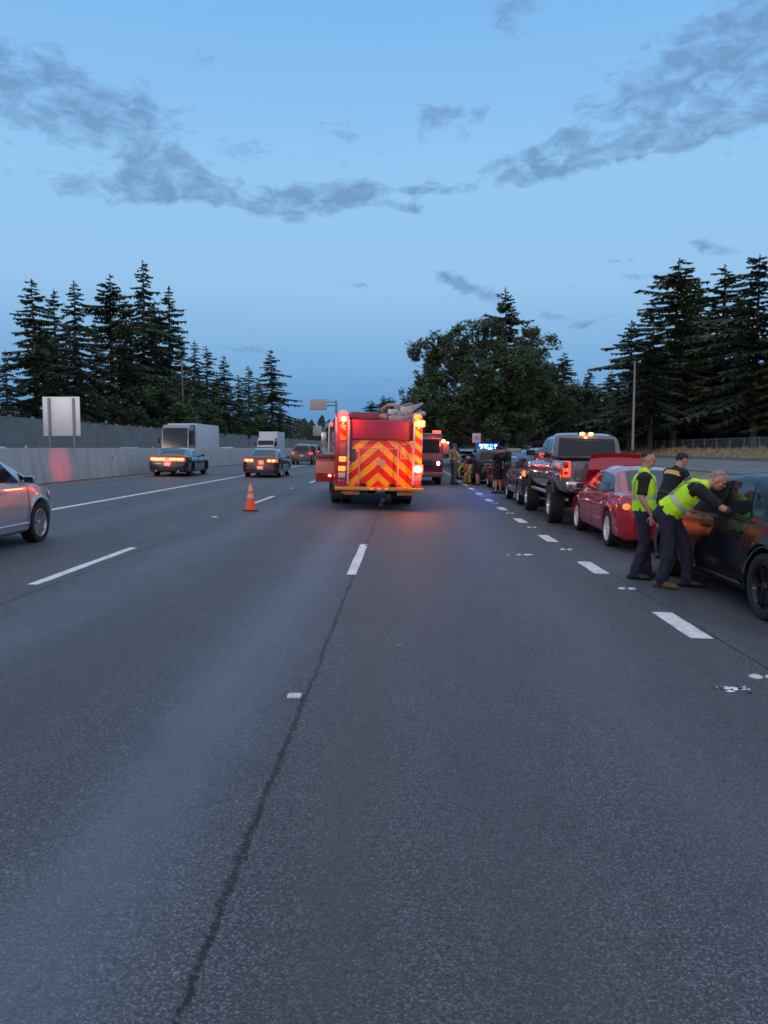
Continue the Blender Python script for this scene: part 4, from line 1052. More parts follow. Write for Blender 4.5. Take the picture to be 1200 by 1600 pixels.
# SUV helper
def suv_shape(**k):
    d = dict(W=1.92, wb=2.85, of=.90, orr=1.0, r=.37, zb=.28, arch=.055, belt=1.12, tum=.26, nose=.24, ends=.36, crown=.03,
      top=[(-1.0, .85), (-.96, 1.06), (-.85, 1.12), (2.3, 1.11), (2.85, 1.07), (3.4, 1.0), (3.65, .90), (3.75, .72)],
      roof=[(-.88, 1.13), (-.72, 1.55), (-.55, 1.73), (0.0, 1.79), (1.3, 1.80), (1.75, 1.74), (2.0, 1.65), (2.4, 1.36), (2.75, 1.12)])
    d.update(k); return Car(**d)
def suv(root, body_m, rim_m, tail=TAILOFF, **k):
    c = suv_shape(**k)
    finish_car(c, root, body_m, [[(1.32, 1.16), (2.36, 1.15), (1.88, 1.60), (1.32, 1.68)], [(.36, 1.17), (1.24, 1.16), (1.24, 1.68), (.36, 1.69)], [(-.62, 1.18), (.28, 1.17), (.28, 1.68), (-.45, 1.64)]],
       [(-.68, 2.68), (.68, 2.68), (.58, 1.98), (-.58, 1.98)], [(-.66, 1.20), (.66, 1.20), (.56, 1.62), (-.56, 1.62)], wheels4(c, .84), rim_m,
       (.93, 2.26, 1.22, body_m), [[(1.28, 1.10), (1.28, .36)], [(2.42, 1.10), (2.36, .36)], [(.40, 1.12), (.42, .80), (.55, .36)]], [(1.55, 1.0), (.55, 1.02)], plate_z=.80, spokes=6, rw_axis='B', trim_m=body_m)
    for sd in (-1, 1):
        c.patch('tail_light', tail, root, [(sd*.66, .92), (sd*.93, .92), (sd*.91, 1.10), (sd*.66, 1.06)], 'B', off=.014)
        c.patch('tail_light_side', tail, root, [(-.93, .92), (-.70, .96), (-.70, 1.08), (-.90, 1.11)], 'L' if sd < 0 else 'R', off=.012)
    bm = NB()
    for sd in (-1, 1): tube(bm, [(sd*.62, -.4, 1.80), (sd*.64, -.2, 1.86), (sd*.64, 1.4, 1.87), (sd*.62, 1.6, 1.80)], .016, 6)
    obj('roof_rails', bm, BLK, root)
    return c
root = empty('suv'); tag(root, 'dark SUV with pale reflecting windows directly ahead of the lifted pickup', 'SUV')
suv(root, paint('dark_plum_paint', (.05, .035, .045), .25), SIL, tail=lamp_mat('amber_dim', (1.0, .28, .05), 1.2))
put(root, 4.55, 24.6, R(-.5))

# small red car further up, tailgate lamps lit
c = sedan_shape(W=1.75, wb=2.6, orr=.9, of=.8)
root = empty('hatchback'); tag(root, 'red car stopped between the bare-legged people and the blue police lights', 'car')
finish_car(c, root, RP, sedan_windows(), [(-.6, 2.55), (.6, 2.55), (.50, 1.92), (-.50, 1.92)], [(-.60, -.34), (.60, -.34), (.48, .40), (-.48, .40)], wheels4(c, .77), SIL, (.84, 2.2, 1.0, RP), SD_DOORS, [], plate_z=.74, spokes=5)
for sd in (-1, 1):
    o = c.patch('tail_light', TAILOFF, root, [(sd*.48, .72), (sd*.84, .72), (sd*.82, .92), (sd*.48, .88)], 'B', off=.014)
    bm = NB(); ball(bm, (sd*.68, -.90, .82), (.06, .03, .05)); obj('brake_lamp', bm, lamp_mat('faint_lamp', (1.0, .12, .03), 3.0), o)
put(root, 4.70, 33.2, R(-.6))

# police SUV with blue light bar
root = empty('police_suv'); tag(root, 'dark police SUV with a lit blue light bar at the head of the stopped cars', 'police car')
suv(root, paint('police_dark', (.02, .02, .025), .2), BLK)
bm = NB(); box(bm, (0, .95, 1.90), (1.24, .30, .10), .03); box(bm, (-.45, .95, 1.84), (.06, .25, .06)); box(bm, (.45, .95, 1.84), (.06, .25, .06)); lb = obj('light_bar', bm, BLK, root)
bm = NB()
for x in (-.46, -.28, -.10, .12, .34): box(bm, (x, .78, 1.93), (.17, .06, .17), .03)
obj('blue_lens', bm, lamp_mat('blue_lamp', (.004, .02, 1.0), 30.0), lb)  # lenses drawn taller than the bar to imitate the blue halo
bm = NB()
for x in (-.40, -.18, .34): ball(bm, (x, .745, 1.93), (.06, .02, .03))
obj('white_flash', bm, lamp_mat('blue_white_lamp', (.55, .75, 1.0), 55.0), lb)
lightobj('police_blue_glow', 'POINT', (0, .3, 2.05), (.02, .07, 1), 330.0, root, .15)
put(root, 4.30, 39.0, 0)

# dark hatchback with raised tailgate beside the kneeling rescuer
root = empty('hatchback'); tag(root, 'dark car with its tailgate raised beside the kneeling rescuer in yellow', 'car')
c = sedan_shape(W=1.78, wb=2.6, orr=.85, of=.8)
finish_car(c, root, paint('dark_blue_paint', (.012, .014, .03), .25), sedan_windows(), [(-.6, 2.55), (.6, 2.55), (.50, 1.92), (-.50, 1.92)], None, wheels4(c, .78), SIL, (.85, 2.2, 1.0, BLK), SD_DOORS, [], plate_z=.70)
bm = NB(); quadbox(bm, [(-.62, .45, 1.42), (.62, .45, 1.42), (.66, -.45, 1.68), (-.66, -.45, 1.68)], .05, (0, 0, 1)); quadbox(bm, [(-.66, -.452, 1.68), (.66, -.452, 1.68), (.70, -.78, 1.56), (-.70, -.78, 1.56)], .05, (0, -.3, 1)); obj('tailgate', bm, paint('dark_blue_paint', (.012, .014, .03)), root)
put(root, 3.75, 44.5, 0)

for y, x, lb, cm in ((50.5, 4.6, 'grey car in the queue just beyond the police vehicle', (.10, .10, .12)), (57.5, 4.8, 'farthest stopped car of the right-hand queue', (.05, .06, .09))):
    root = empty('suv'); tag(root, lb, 'car'); suv(root, paint('queue_paint_%d' % int(y), cm, .25), SIL); put(root, x, y, 0)
# cars moving on the left lanes ------------------------------------------------
# silver compact at the left edge
c = Car(W=1.76, wb=2.70, of=.83, orr=.95, r=.325, arch=.045, zb=.20, belt=.98, tum=.33, nose=.38, ends=.60, bowf=.22,
      top=[(-.95, .80), (-.85, 1.02), (-.6, 1.06), (1.2, 1.0), (2.2, .985), (2.72, .96), (3.1, .88), (3.38, .76), (3.53, .56)],
      roof=[(-.75, 1.06), (-.2, 1.30), (.5, 1.44), (1.1, 1.49), (1.6, 1.45), (1.95, 1.35), (2.5, 1.12), (2.95, .92)])
root = empty('compact_car'); tag(root, 'silver compact car passing at the left edge of the road', 'car')
SP = paint('silver_paint', (.42, .43, .46), .28, metal=.35)
finish_car(c, root, SP, [[(1.30, 1.02), (2.20, 1.01), (1.80, 1.31), (1.30, 1.40)], [(.30, 1.03), (1.22, 1.02), (1.22, 1.40), (.45, 1.36)], [(2.26, 1.01), (2.60, 1.0), (2.30, 1.13), (2.23, 1.16)]],
   [(-.62, 2.88), (.62, 2.88), (.52, 1.95), (-.52, 1.95)], [(-.6, -.6), (.6, -.6), (.5, .2), (-.5, .2)], wheels4(c, .775), SIL, (.82, 2.28, 1.05, SP),
   [[(1.26, 1.0), (1.26, .30)], [(2.34, 1.0), (2.30, .60), (2.26, .30)]], [(1.50, .88), (.50, .90)], plate_z=.7, spokes=9, trim_m=SP)
for sd, ax in ((-1, 'L'), (1, 'R')):
    c.patch('headlight', HEAD, root, [(2.98, .74), (3.40, .62), (3.34, .72), (3.02, .86)], ax, off=.012)
    bm = NB(); pts = []
    for k in range(14):
        y = .42+k*(1.86/13); h = c.hit((sd*4, y, .36), (-sd, 0, 0)); pts.append((h[0].x+sd*.004, y, .36))
    tube(bm, pts, .014, 6); obj('side_moulding', bm, mat('bright_moulding', (.6, .6, .63), .25, metal=.6), root)
put(root, -6.88, 9.78, R(.3))

# dark coupe with full-width tail lamp
c = Car(W=1.98, wb=2.95, of=.95, orr=1.15, r=.355, arch=.05, zb=.22, belt=.98, tum=.42, nose=.22, ends=.40,
      top=[(-1.15, .84), (-1.11, .98), (-1.0, 1.03), (-.2, 1.02), (.6, .98), (2.3, .97), (2.95, .94), (3.6, .87), (3.82, .80), (3.9, .62)],
      roof=[(-.45, 1.01), (.15, 1.25), (.55, 1.34), (1.0, 1.385), (1.4, 1.375), (1.75, 1.30), (2.3, 1.08), (2.6, .95)])
root = empty('coupe'); tag(root, 'black coupe by the concrete barrier with a glowing full-width red tail light', 'car')
CP = paint('coupe_paint', (.014, .009, .011), .2)
finish_car(c, root, CP, [[(1.10, 1.0), (2.16, .99), (1.74, 1.22), (1.10, 1.31)], [(.48, 1.02), (1.02, 1.0), (1.02, 1.31), (.72, 1.26)]],
   [(-.66, 2.5), (.66, 2.5), (.52, 1.78), (-.52, 1.78)], [(-.64, -.34), (.64, -.34), (.50, .48), (-.50, .48)], wheels4(c, .83), BRIM, (.92, 2.05, 1.04, BLK),
   [[(.95, 1.0), (.90, .40)], [(2.36, .98), (2.30, .35)]], [(1.25, .84)], plate_z=.60, spokes=5)
o = c.patch('tail_light_bar', TAIL, root, [(-.86, .77), (.86, .77), (.84, .95), (-.84, .95)], 'B', off=.014, nu=16, nv=3)
for x0, x1 in ((-.80, -.45), (-.42, -.12), (.10, .42), (.47, .80)):
    c.patch('lit_segment', TAILHOT, o, [(x0, .82), (x1, .82), (x1, .90), (x0, .90)], 'B', off=.02, nu=4, nv=2)
c.patch('rear_bumper', mat('bumper_grey', (.09, .07, .065), .45), root, [(-.80, .66), (.80, .66), (.82, .74), (-.82, .74)], 'B', off=.010, nu=12, nv=2)
bm = NB()
for x in (-.55, .55): tube(bm, [(x, -1.20, .27), (x, -1.0, .27)], (.045), 10)
obj('exhaust_tips', bm, SIL, root)
lightobj('tail_glow', 'AREA', (0, -1.35, .85), (1, .12, .04), 6.0, root, rot=(R(80), 0, 0))
put(root, -11.75, 38.8, R(1.6))

# dark four-door ahead of it
c = sedan_shape(W=1.90, wb=3.0, orr=1.1, of=.9, r=.35,
   top=[(-1.10, .86), (-1.06, 1.02), (-.95, 1.06), (-.15, 1.04), (.6, .97), (2.2, .95), (3.0, .91), (3.6, .85), (3.8, .78), (3.9, .60)],
   roof=[(-.42, 1.0), (.15, 1.25), (.55, 1.40), (1.0, 1.46), (1.5, 1.46), (1.9, 1.40), (2.2, 1.26), (2.75, .95), (2.95, .90)])
root = empty('sedan'); tag(root, 'dark sedan with round lit tail lamps driving past the traffic cone', 'car')
CP2 = paint('charcoal_paint', (.018, .014, .018), .2)
finish_car(c, root, CP2, [[(1.40, 1.0), (2.48, .99), (2.02, 1.26), (1.40, 1.37)], [(.50, 1.02), (1.32, 1.0), (1.32, 1.37), (.62, 1.33)]],
   [(-.66, 2.75), (.66, 2.75), (.54, 2.0), (-.54, 2.0)], [(-.64, -.34), (.64, -.34), (.52, .45), (-.52, .45)], wheels4(c, .83), SIL, (.90, 2.3, 1.03, BLK), SD_DOORS, [(1.6, .84)], plate_z=.50, spokes=5)
for sd in (-1, 1):
    o = c.patch('tail_light', TAIL, root, [(sd*.34, .80), (sd*.88, .80), (sd*.86, .96), (sd*.34, .95)], 'B', off=.014)
    bm = NB()
    for x in (.46, .68): ball(bm, (sd*x, -1.12, .875), (.085, .03, .055))
    obj('lit_bulb', bm, TAILHOT, o)
    c.patch('rear_reflector', TAILOFF, root, [(sd*.45, .44), (sd*.82, .44), (sd*.82, .52), (sd*.45, .52)], 'B', off=.014)
c.patch('rear_panel', mat('bumper_grey', (.09, .07, .065), .45), root, [(-.82, .58), (.82, .58), (.84, .68), (-.84, .68)], 'B', off=.010, nu=12, nv=2)
lightobj('tail_glow', 'AREA', (0, -1.35, .85), (1, .15, .04), 5.0, root, rot=(R(80), 0, 0))
put(root, -7.42, 40.3, R(.8))

# far traffic in our direction
def far_suv(lbl, x, y, m, lit):
    root = empty('suv'); tag(root, lbl, 'SUV'); c = suv(root, m, BLK, tail=TAIL if lit else TAILOFF); put(root, x, y, R(.4)); return root
far_suv('dark SUV with red tail lights driving away beyond the passing sedan', -9.15, 69, paint('dark_brown_paint', (.05, .03, .03), .25), True)
far_suv('distant grey SUV driving away left of the fire engine', -11.6, 96, paint('far_grey_paint', (.15, .15, .16), .3), True)
far_suv('farthest car on the left lanes, small and pale, near the distant sign', -12.0, 132, paint('far_white_paint', (.5, .5, .52), .3), True)

# oncoming traffic over the barrier (only the tops show)
BEL = .33
def on_far_side(root, x, y):
    root.location = (x, y, BEL); root.rotation_euler = (0, 0, pi)
for x, y, lbl, cm in ((-19.6, 37, 'pale car roof just above the barrier at the left edge of the picture', (.25, .35, .45)), (-21.2, 60, 'blue-grey car roof above the barrier left of the white box truck', (.10, .16, .26)),
                 (-17.6, 77, 'white car roof above the barrier between the two box trucks', (.45, .5, .55))):
    c = sedan_shape(); root = empty('oncoming_car', tilt=False); tag(root, lbl, 'car')
    finish_car(c, root, paint('oncoming_paint_%d' % int(y), cm, .25), sedan_windows(), [(-.64, 2.66), (.64, 2.66), (.52, 1.92), (-.52, 1.92)], [(-.62, -.34), (.62, -.34), (.50, .40), (-.50, .40)], wheels4(c, .79), SIL, None, SD_DOORS, [])
    on_far_side(root, x, y)
WHT = mat('white_box_panel', (.62, .64, .66), .45, var=.05, vscale=1.0)
def box_truck(lbl, x, y, cab_m, Hb=3.45, cabH=3.3, length=7.0, low=False):
    root = empty('box_truck', tilt=False); tag(root, lbl, 'truck')
    bm = NB(); vs = box(bm, (0, -length/2-.05, (Hb+.95)/2), (2.35, length, Hb-.95), .03); cargo = obj('cargo_box', bm, WHT, root)
    bm = NB()
    for k in range(9): box(bm, (-1.182, -.4-k*length/9.2, (Hb+.95)/2), (.012, .03, Hb-1.1)); box(bm, (1.182, -.4-k*length/9.2, (Hb+.95)/2), (.012, .03, Hb-1.1))
    pr_ = obj('panel_rib', bm, WHT, cargo); pr_['kind'] = 'stuff'
    bm = NB()
    prof = [(0, .55), (1.95, .55), (2.05, .9), (2.0, 1.55), (1.72, cabH-.35), (1.35, cabH-.05), (0, cabH)]
    a = [[bm.verts.new((sx_*w_, p[0], p[1])) for p in prof] for sx_, w_ in ((-1, .98), (-1, 1.08), (1, 1.08), (1, .98))]
    for i, q in enumerate((a[0], a[1], a[2], a[3])):
        if i in (0, 3):
            for v in q: v.co.y -= .0; v.co.y = v.co.y*.985+.0
    for p, q in zip(a, a[1:]):
        for k in range(len(prof)):
            k2 = (k+1) % len(prof); bm.faces.new((p[k], p[k2], q[k2], q[k]))
    bm.faces.new(a[0]); bm.faces.new(a[3][::-1])
    bmesh.ops.bevel(bm, geom=bm.edges[:], offset=.03, segments=2, affect='EDGES')
    cab = obj('cab', bm, cab_m, root)
    bm = NB()
    n = Vector((0, cabH-.35-1.55, .28)).normalized()
    quadbox(bm, [(-1.0, 2.03, 1.35), (1.0, 2.03, 1.35), (.96, 1.74, cabH-.30), (-.96, 1.74, cabH-.30)], .012, n); obj('windscreen', bm, GL, root)
    for sd in (-1, 1):
        bm = NB(); quadbox(bm, [(sd*1.085, .55, 1.65), (sd*1.085, 1.75, 1.65), (sd*1.085, 1.55, cabH-.5), (sd*1.085, .55, cabH-.5)], .012, (sd, 0, 0)); obj('window', bm, GL, root)
        bm = NB(); box(bm, (sd*1.35, 1.75, 1.95), (.16, .08, .42), .02); tube(bm, [(sd*1.05, 1.6, 2.2), (sd*1.33, 1.75, 2.15)], .02, 6); obj('mirror', bm, BLK, root)
        bm = NB(); ball(bm, (sd*.78, 2.05, .95), (.16, .05, .09)); obj('headlight', bm, HEAD, root)
    bm = NB(); box(bm, (0, 2.05, 1.05), (1.5, .06, .28), .02); obj('grille', bm, BLK, root)
    bm = NB(); box(bm, (0, -length/2+.5, .75), (.9, length+2.2, .22)); obj('chassis', bm, DRK, root)
    for wy in (1.1, -length+1.3):
        for sd in (-1, 1): make_wheel(root, (sd*.93, wy, .45), .45, .26, .27, SIL, 6, sd)
    root.location = (x, y, BEL); root.rotation_euler = (0, 0, pi)
    return root
r_ = box_truck('white box truck with dark cab front approaching behind the barrier', -18.0, 62.0, mat('cab_blue_grey', (.20, .27, .33), .35, coat=.5), Hb=3.35, cabH=3.25, length=7.5, low=True)
r_ = box_truck('smaller distant white box truck above the passing dark sedan', -17.4, 98, mat('cab_white', (.5, .52, .54), .35, coat=.5), Hb=3.45, cabH=2.6, length=6.0)
# ------------------------------------------------------------------ fire engine
def chevron(name, xc, slope, period, z0, duty, axis_x=True):
    m = bpy.data.materials.new(name); m.use_nodes = True; t = m.node_tree; b = t.nodes['Principled BSDF']
    tcn = N(t, 'ShaderNodeTexCoord'); s = N(t, 'ShaderNodeSeparateXYZ'); L(t, tcn.outputs['Object'], s.inputs[0])
    ax = M1(t, 'ABSOLUTE', M1(t, 'SUBTRACT', s.outputs[0], xc)) if axis_x else M1(t, 'SUBTRACT', s.outputs[0], xc)
    f = M1(t, 'FRACT', M1(t, 'ADD', M1(t, 'DIVIDE', M1(t, 'SUBTRACT', M1(t, 'ADD', s.outputs[2], M1(t, 'MULTIPLY', ax, slope)), z0), period), 20.0))
    k = M1(t, 'LESS_THAN', f, duty)
    nz = N(t, 'ShaderNodeTexNoise', inp={'Scale': 9.0, 'Detail': 5.0}); L(t, tcn.outputs['Object'], nz.inputs['Vector'])
    yc = ramp(t, nz.outputs[0], [(.35, (1.0, .40, .01)), (.65, (1.0, .50, .02))]); rc = ramp(t, nz.outputs[0], [(.35, (.72, .012, .006)), (.65, (.88, .018, .008))])
    L(t, mixc(t, k, rc, yc), b.inputs['Base Color']); b.inputs['Roughness'].default_value = .3; b.inputs['Coat Weight'].default_value = .5
    return m
CHEV = chevron('chevron_sheeting', .0, .87, .43, 1.225, .5)
CHEVR = chevron('side_stripes', .0, .75, .34, 1.10, .5, False)
ERED = paint('engine_red', (.42, .012, .016), .2)
COVER = mat('cover_fabric', (.30, .030, .075), .7, var=.15, vscale=5, bump=.6, bscale=3)
STEEL = mat('handrail_steel', (.72, .68, .68), .28, metal=.75)
PINK = mat('reflective_stripe', (.72, .26, .18), .4)
R_EMI = lamp_mat('red_lamp_lens', (1.0, .03, .02), 9.0)
Y_EMI = lamp_mat('hot_yellow_lamp', (1.0, .62, .18), 30.0)
A_EMI = lamp_mat('amber_lamp_lens', (1.0, .35, .02), 6.0)
A_DIM = lamp_mat('amber_lamp_dim', (1.0, .45, .05), 1.1)
W_OFF = mat('clear_lens', (.55, .50, .52), .15, coat=1.0)
P_OFF = mat('purple_lens', (.30, .03, .10), .15, coat=1.0)
DRED = mat('dark_red_panel', (.20, .015, .02), .4, coat=.4)

root = empty('fire_engine'); tag(root, 'red fire engine with orange and red chevrons on its back and flashing lamps', 'fire engine')
def part(name, m, fn, parent=None, ang=32):
    bm = NB(); fn(bm); return obj(name, bm, m, parent or root, ang=ang)
# body: rear compartment walls, side walls, roof edges; hosebed open at the top
def f(bm):
    box(bm, (0, 3.55, 1.20), (2.40, 6.0, 1.20), .03)          # lower body
    for sx_ in (-1, 1): box(bm, (sx_*1.03, 3.55, 2.16), (.34, 6.06, .72), .04)      # upper side boxes
    box(bm, (-1.0, .50, 1.60), (.40, .10, 1.98), .03); box(bm, (1.09, .50, 1.60), (.24, .10, 1.98), .03)
part('body', ERED, f)
part('rear_column', ERED, lambda bm: (box(bm, (-1.0, .24, 1.56), (.36, .46, 1.92), .04)))
o = part('rear_column', CHEVR, lambda bm: (box(bm, (1.08, .24, 1.56), (.23, .46, 1.92), .03))); o['label'] = 'striped right rear column'
part('column_stripe', CHEVR, lambda bm: box(bm, (-.985, .004, 2.08), (.15, .012, .42), .003))
part('rear_panel', CHEV, lambda bm: (box(bm, (.06, .16, 1.25), (1.76, .10, 1.30), .01)))
part('hose_bed_cover', COVER, lambda bm: (box(bm, (.055, .10, 2.16), (1.66, .16, .53), .05), box(bm, (.055, 1.4, 2.42), (1.66, 2.5, .05), .02)), ang=60)
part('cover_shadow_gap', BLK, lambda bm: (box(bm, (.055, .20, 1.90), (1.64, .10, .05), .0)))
part('tail_board', mat('tailboard_plate', (.70, .30, .06), .4, metal=.3), lambda bm: (box(bm, (.02, -.10, .575), (2.42, .46, .085), .015)))
part('rear_step', ALU, lambda bm: (box(bm, (-.72, .08, .44), (.42, .3, .10), .02), box(bm, (.74, .08, .44), (.42, .3, .10), .02)))
for x in (-.78, .78):
    fl = part('fog_reflector', mat('orange_reflector', (.75, .25, .12), .25, coat=.8), lambda bm: (ball(bm, (x, -.09, .46), (.23, .035, .058), 20)))
def f(bm):
    for x in (-.2, 0, .2): ball(bm, (x, -.335, .585), (.045, .015, .02))
part('marker_lights', lamp_mat('marker_lamp', (1.0, .12, .10), 2.0), f)
for x in (-.835, .945): part('grab_rail', STEEL, lambda bm: (tube(bm, [(x, .03, .66), (x, -.07, .70), (x, -.07, 2.38), (x, .03, 2.42)], .032, 10)))
for x, z1 in ((-.53, 1.62), (.54, 1.82)): part('ladder_rail', mat('pale_rail', (.70, .40, .34), .35, metal=.4), lambda bm: (tube(bm, [(x, .12, .64), (x, .05, .68), (x, .05, z1), (x, .12, z1+.02)], .022, 8)))
part('cross_rail', mat('pale_rail', (.70, .40, .34), .35), lambda bm: (tube(bm, [(-.56, .06, 1.66), (-.2, .06, 1.67), (.56, .06, 1.66)], .012, 8), tube(bm, [(.60, .08, 1.42), (.90, .08, 1.40)], .02, 8), tube(bm, [(.60, .08, 1.42), (.62, .08, 1.80), (.90, .08, 1.80)], .016, 8)))
part('handle_recess', mat('recess_blue_grey', (.09, .085, .13), .5), lambda bm: (box(bm, (-.70, .10, 1.47), (.15, .03, .34), .01), box(bm, (-.77, .09, 1.72), (.08, .03, .40), .01)))
part('emblem', mat('emblem_grey', (.55, .35, .30), .4), lambda bm: (lathe(bm, [(.10, .10), (.10, .09), (.001, .088)], 20, 'Y', (.10, 0, 1.27))))
# lamp stacks
def lampbox(x, z, w, h, m, core=None, cm=None, y=-.02, nm='rear_lamp'):
    o = part(nm, m, lambda bm: box(bm, (x, y, z), (w, .07, h), .03))
    if core: part('lit_bulb', cm, lambda bm: ball(bm, (x, y-.045, z), (core, .035, core*.85), 16), o)
    return o
lampbox(-.975, 2.44, .28, .17, R_EMI, .062, Y_EMI, -.03, 'beacon')
lampbox(1.12, 2.37, .24, .17, A_EMI, .070, Y_EMI, -.03, 'beacon')
part('beacon_dome', R_EMI, lambda bm: lathe(bm, [(.13, 2.50), (.125, 2.60), (.08, 2.66), (.001, 2.67)], 20, 'Z', (-.98, .28, 0)))
part('beacon_dome', A_DIM, lambda bm: lathe(bm, [(.12, 2.50), (.115, 2.58), (.08, 2.63), (.001, 2.64)], 20, 'Z', (1.08, .28, 0)))
lampbox(-.985, 1.36, .20, .15, A_DIM); lampbox(-1.0, 1.10, .20, .14, A_DIM)
lampbox(-1.0, .92, .20, .15, W_OFF); lampbox(-1.0, .75, .20, .12, P_OFF)
lampbox(-.985, 1.62, .19, .30, mat('grille_red', (.45, .12, .10), .4), nm='louvre')
lampbox(1.09, 1.13, .26, .26, R_EMI, .098, Y_EMI); lampbox(1.08, .88, .20, .15, lamp_mat('pink_lamp', (1.0, .10, .10), 1.2)); lampbox(1.08, .72, .20, .12, P_OFF)
for (x, z, c_, e) in ((-.975, 2.44, (1, .08, .03), 32), (1.12, 2.37, (1, .30, .03), 24), (1.09, 1.13, (1, .14, .03), 32)):
    lightobj('rear_lamp_glow', 'POINT', (x, -.28, z), c_, e, root, .05)
# open locker door on the left, standing out from the side
def f(bm): box(bm, (-1.44, .85, 1.08), (.54, .05, .78), .015)
dr = part('locker_door', ERED, f)
part('door_stripe', PINK, lambda bm: box(bm, (-1.44, .815, 1.10), (.53, .012, .33), .004), dr)
part('door_top', DRED, lambda bm: box(bm, (-1.44, .812, 1.40), (.535, .014, .12), .004), dr)
part('door_lamp', lamp_mat('door_lamp_lit', (1.0, .35, .22), 5.0), lambda bm: ball(bm, (-1.31, .80, .87), (.045, .02, .035)), dr)
# cab
def f(bm):
    box(bm, (0, 7.75, 1.55), (2.44, 2.5, 1.9), .10); box(bm, (0, 8.7, 1.0), (2.44, 1.0, .95), .08)
cab = part('cab', ERED, f)
for sx_ in (-1, 1):
    part('window', GL, lambda bm: box(bm, (sx_*1.222, 7.9, 2.0), (.012, 1.7, .62), .004), cab)
    part('mirror', STEEL, lambda bm: (tube(bm, [(sx_*1.2, 8.7, 2.45), (sx_*1.42, 8.9, 2.40), (sx_*1.42, 8.9, 1.45), (sx_*1.2, 8.7, 1.40)], .022, 8), box(bm, (sx_*1.42, 8.86, 2.0), (.20, .08, .44), .03)), cab)
part('window', GL, lambda bm: box(bm, (0, 9.01, 2.0), (2.1, .012, .75), .004), cab)
def f(bm):
    box(bm, (0, 7.9, 2.60), (1.5, .35, .16), .05)
part('light_bar', lamp_mat('dim_red_bar', (1.0, .05, .04), .7), f, cab)
part('side_rail', STEEL, lambda bm: (tube(bm, [(-1.30, 1.2, 1.38), (-1.34, 1.2, 1.5), (-1.34, 1.2, 2.35), (-1.26, 1.2, 2.42)], .025, 8)))
# roof gear
PGR = mat('roof_gear_pink_grey', (.50, .34, .33), .5, var=.2)
LADM = mat('ladder_alloy', (.60, .50, .48), .35, metal=.6)
def f(bm):
    for x in (.42, .82):
        for dz in (0, .09): tube(bm, [(x, .9, 2.56+dz), (x, 6.2, 2.74+dz)], .022, 8)
    for k in range(17): tube(bm, [(.42, 1.0+k*.32, 2.60+k*.011), (.82, 1.0+k*.32, 2.60+k*.011)], .016, 6)
    for y in (1.2, 4.6): box(bm, (.62, y, 2.50+.03*y), (.5, .06, .14), .01)
part('ladder', LADM, f)
def f(bm):
    tube(bm, [(1.05, .6, 2.62), (1.32, .9, 2.68), (1.45, 2.5, 2.72), (1.45, 6, 2.78)], .075, 12, ends=True)
    tube(bm, [(1.15, .8, 2.60), (1.22, 2.2, 2.62), (1.22, 6, 2.66)], .075, 12, ends=True)
part('suction_hose', PGR, f)
def f(bm):
    for x in (.98, 1.30):
        for z in (2.72, 2.98): tube(bm, [(x, 1.0, z), (x, 5.8, z+.12)], .018, 6)
    for k in range(9): tube(bm, [(.98, 1.0+k*.6, 2.72+k*.015), (1.30, 1.0+k*.6, 2.98+k*.015)], .014, 6); tube(bm, [(.98, 1.0+k*.6, 2.72+k*.015), (.98, 1.0+k*.6, 2.98+k*.015)], .014, 6)
    box(bm, (.85, 1.25, 2.78), (.30, .10, .22), .03); box(bm, (.55, 2.1, 2.74), (.30, .5, .2), .04)
part('equipment_rack', LADM, f)
def f(bm):
    box(bm, (.55, 3.2, 2.62), (.5, .7, .26), .05); tube(bm, [(.35, 3.0, 2.6), (.3, 2.9, 2.85), (.45, 2.5, 2.98), (.75, 2.2, 2.99)], [.07, .07, .06, .045], 12, ends=True)
part('deck_gun', PGR, f)
def f(bm):
    box(bm, (-.38, 1.6, 2.56), (.82, 2.2, .20), .03); box(bm, (-.05, 2.2, 2.66), (.30, .8, .14), .04); box(bm, (-.52, 2.9, 2.70), (.22, .9, .12), .03)
part('roof_box', mat('roof_box_maroon', (.13, .03, .045), .45, coat=.3), f)
part('roof_hatch', PGR, lambda bm: (box(bm, (-.55, 1.0, 2.60), (.34, .5, .12), .03), box(bm, (.08, 1.3, 2.58), (.38, .6, .12), .03)))
# undercarriage
part('chassis', DRK, lambda bm: (box(bm, (-.4, 4.3, .58), (.16, 8.6, .24)), box(bm, (.4, 4.3, .58), (.16, 8.6, .24)), tube(bm, [(-1, 2.55, .5), (1, 2.55, .5)], .09, 10), ball(bm, (0, 2.55, .5), .22), box(bm, (0, 4.6, .62), (1.6, 1.8, .3))))
for sx_ in (-1, 1):
    part('mud_flap', BLK, lambda bm: box(bm, (sx_*.88, 1.86, .42), (.58, .02, .52), .005))
    for x in (1.08, .77): make_wheel(root, (sx_*x, 2.55, .50), .50, .27, .29, SIL, 8, sx_)
    make_wheel(root, (sx_*1.04, 7.6, .50), .50, .30, .29, SIL, 8, sx_)
put(root, -.74, 21.0, R(6.5))
# a narrow red lamp on its left side throws the glow seen on the barrier
part('side_beacon', R_EMI, lambda bm: (box(bm, (-1.235, 4.6, 2.42), (.06, .30, .12), .02)))
src = Vector((-2.95, 25.6, 2.4)); dst = Vector((-13.9, 30.9, 1.0))
lightobj('side_beacon_beam', 'SPOT', src, (1, .03, .04), 5200, None, .02, (src-dst).to_track_quat('Z', 'Y').to_euler(), R(11))
bpy.data.objects['side_beacon_beam'].data.spot_blend = 1.0

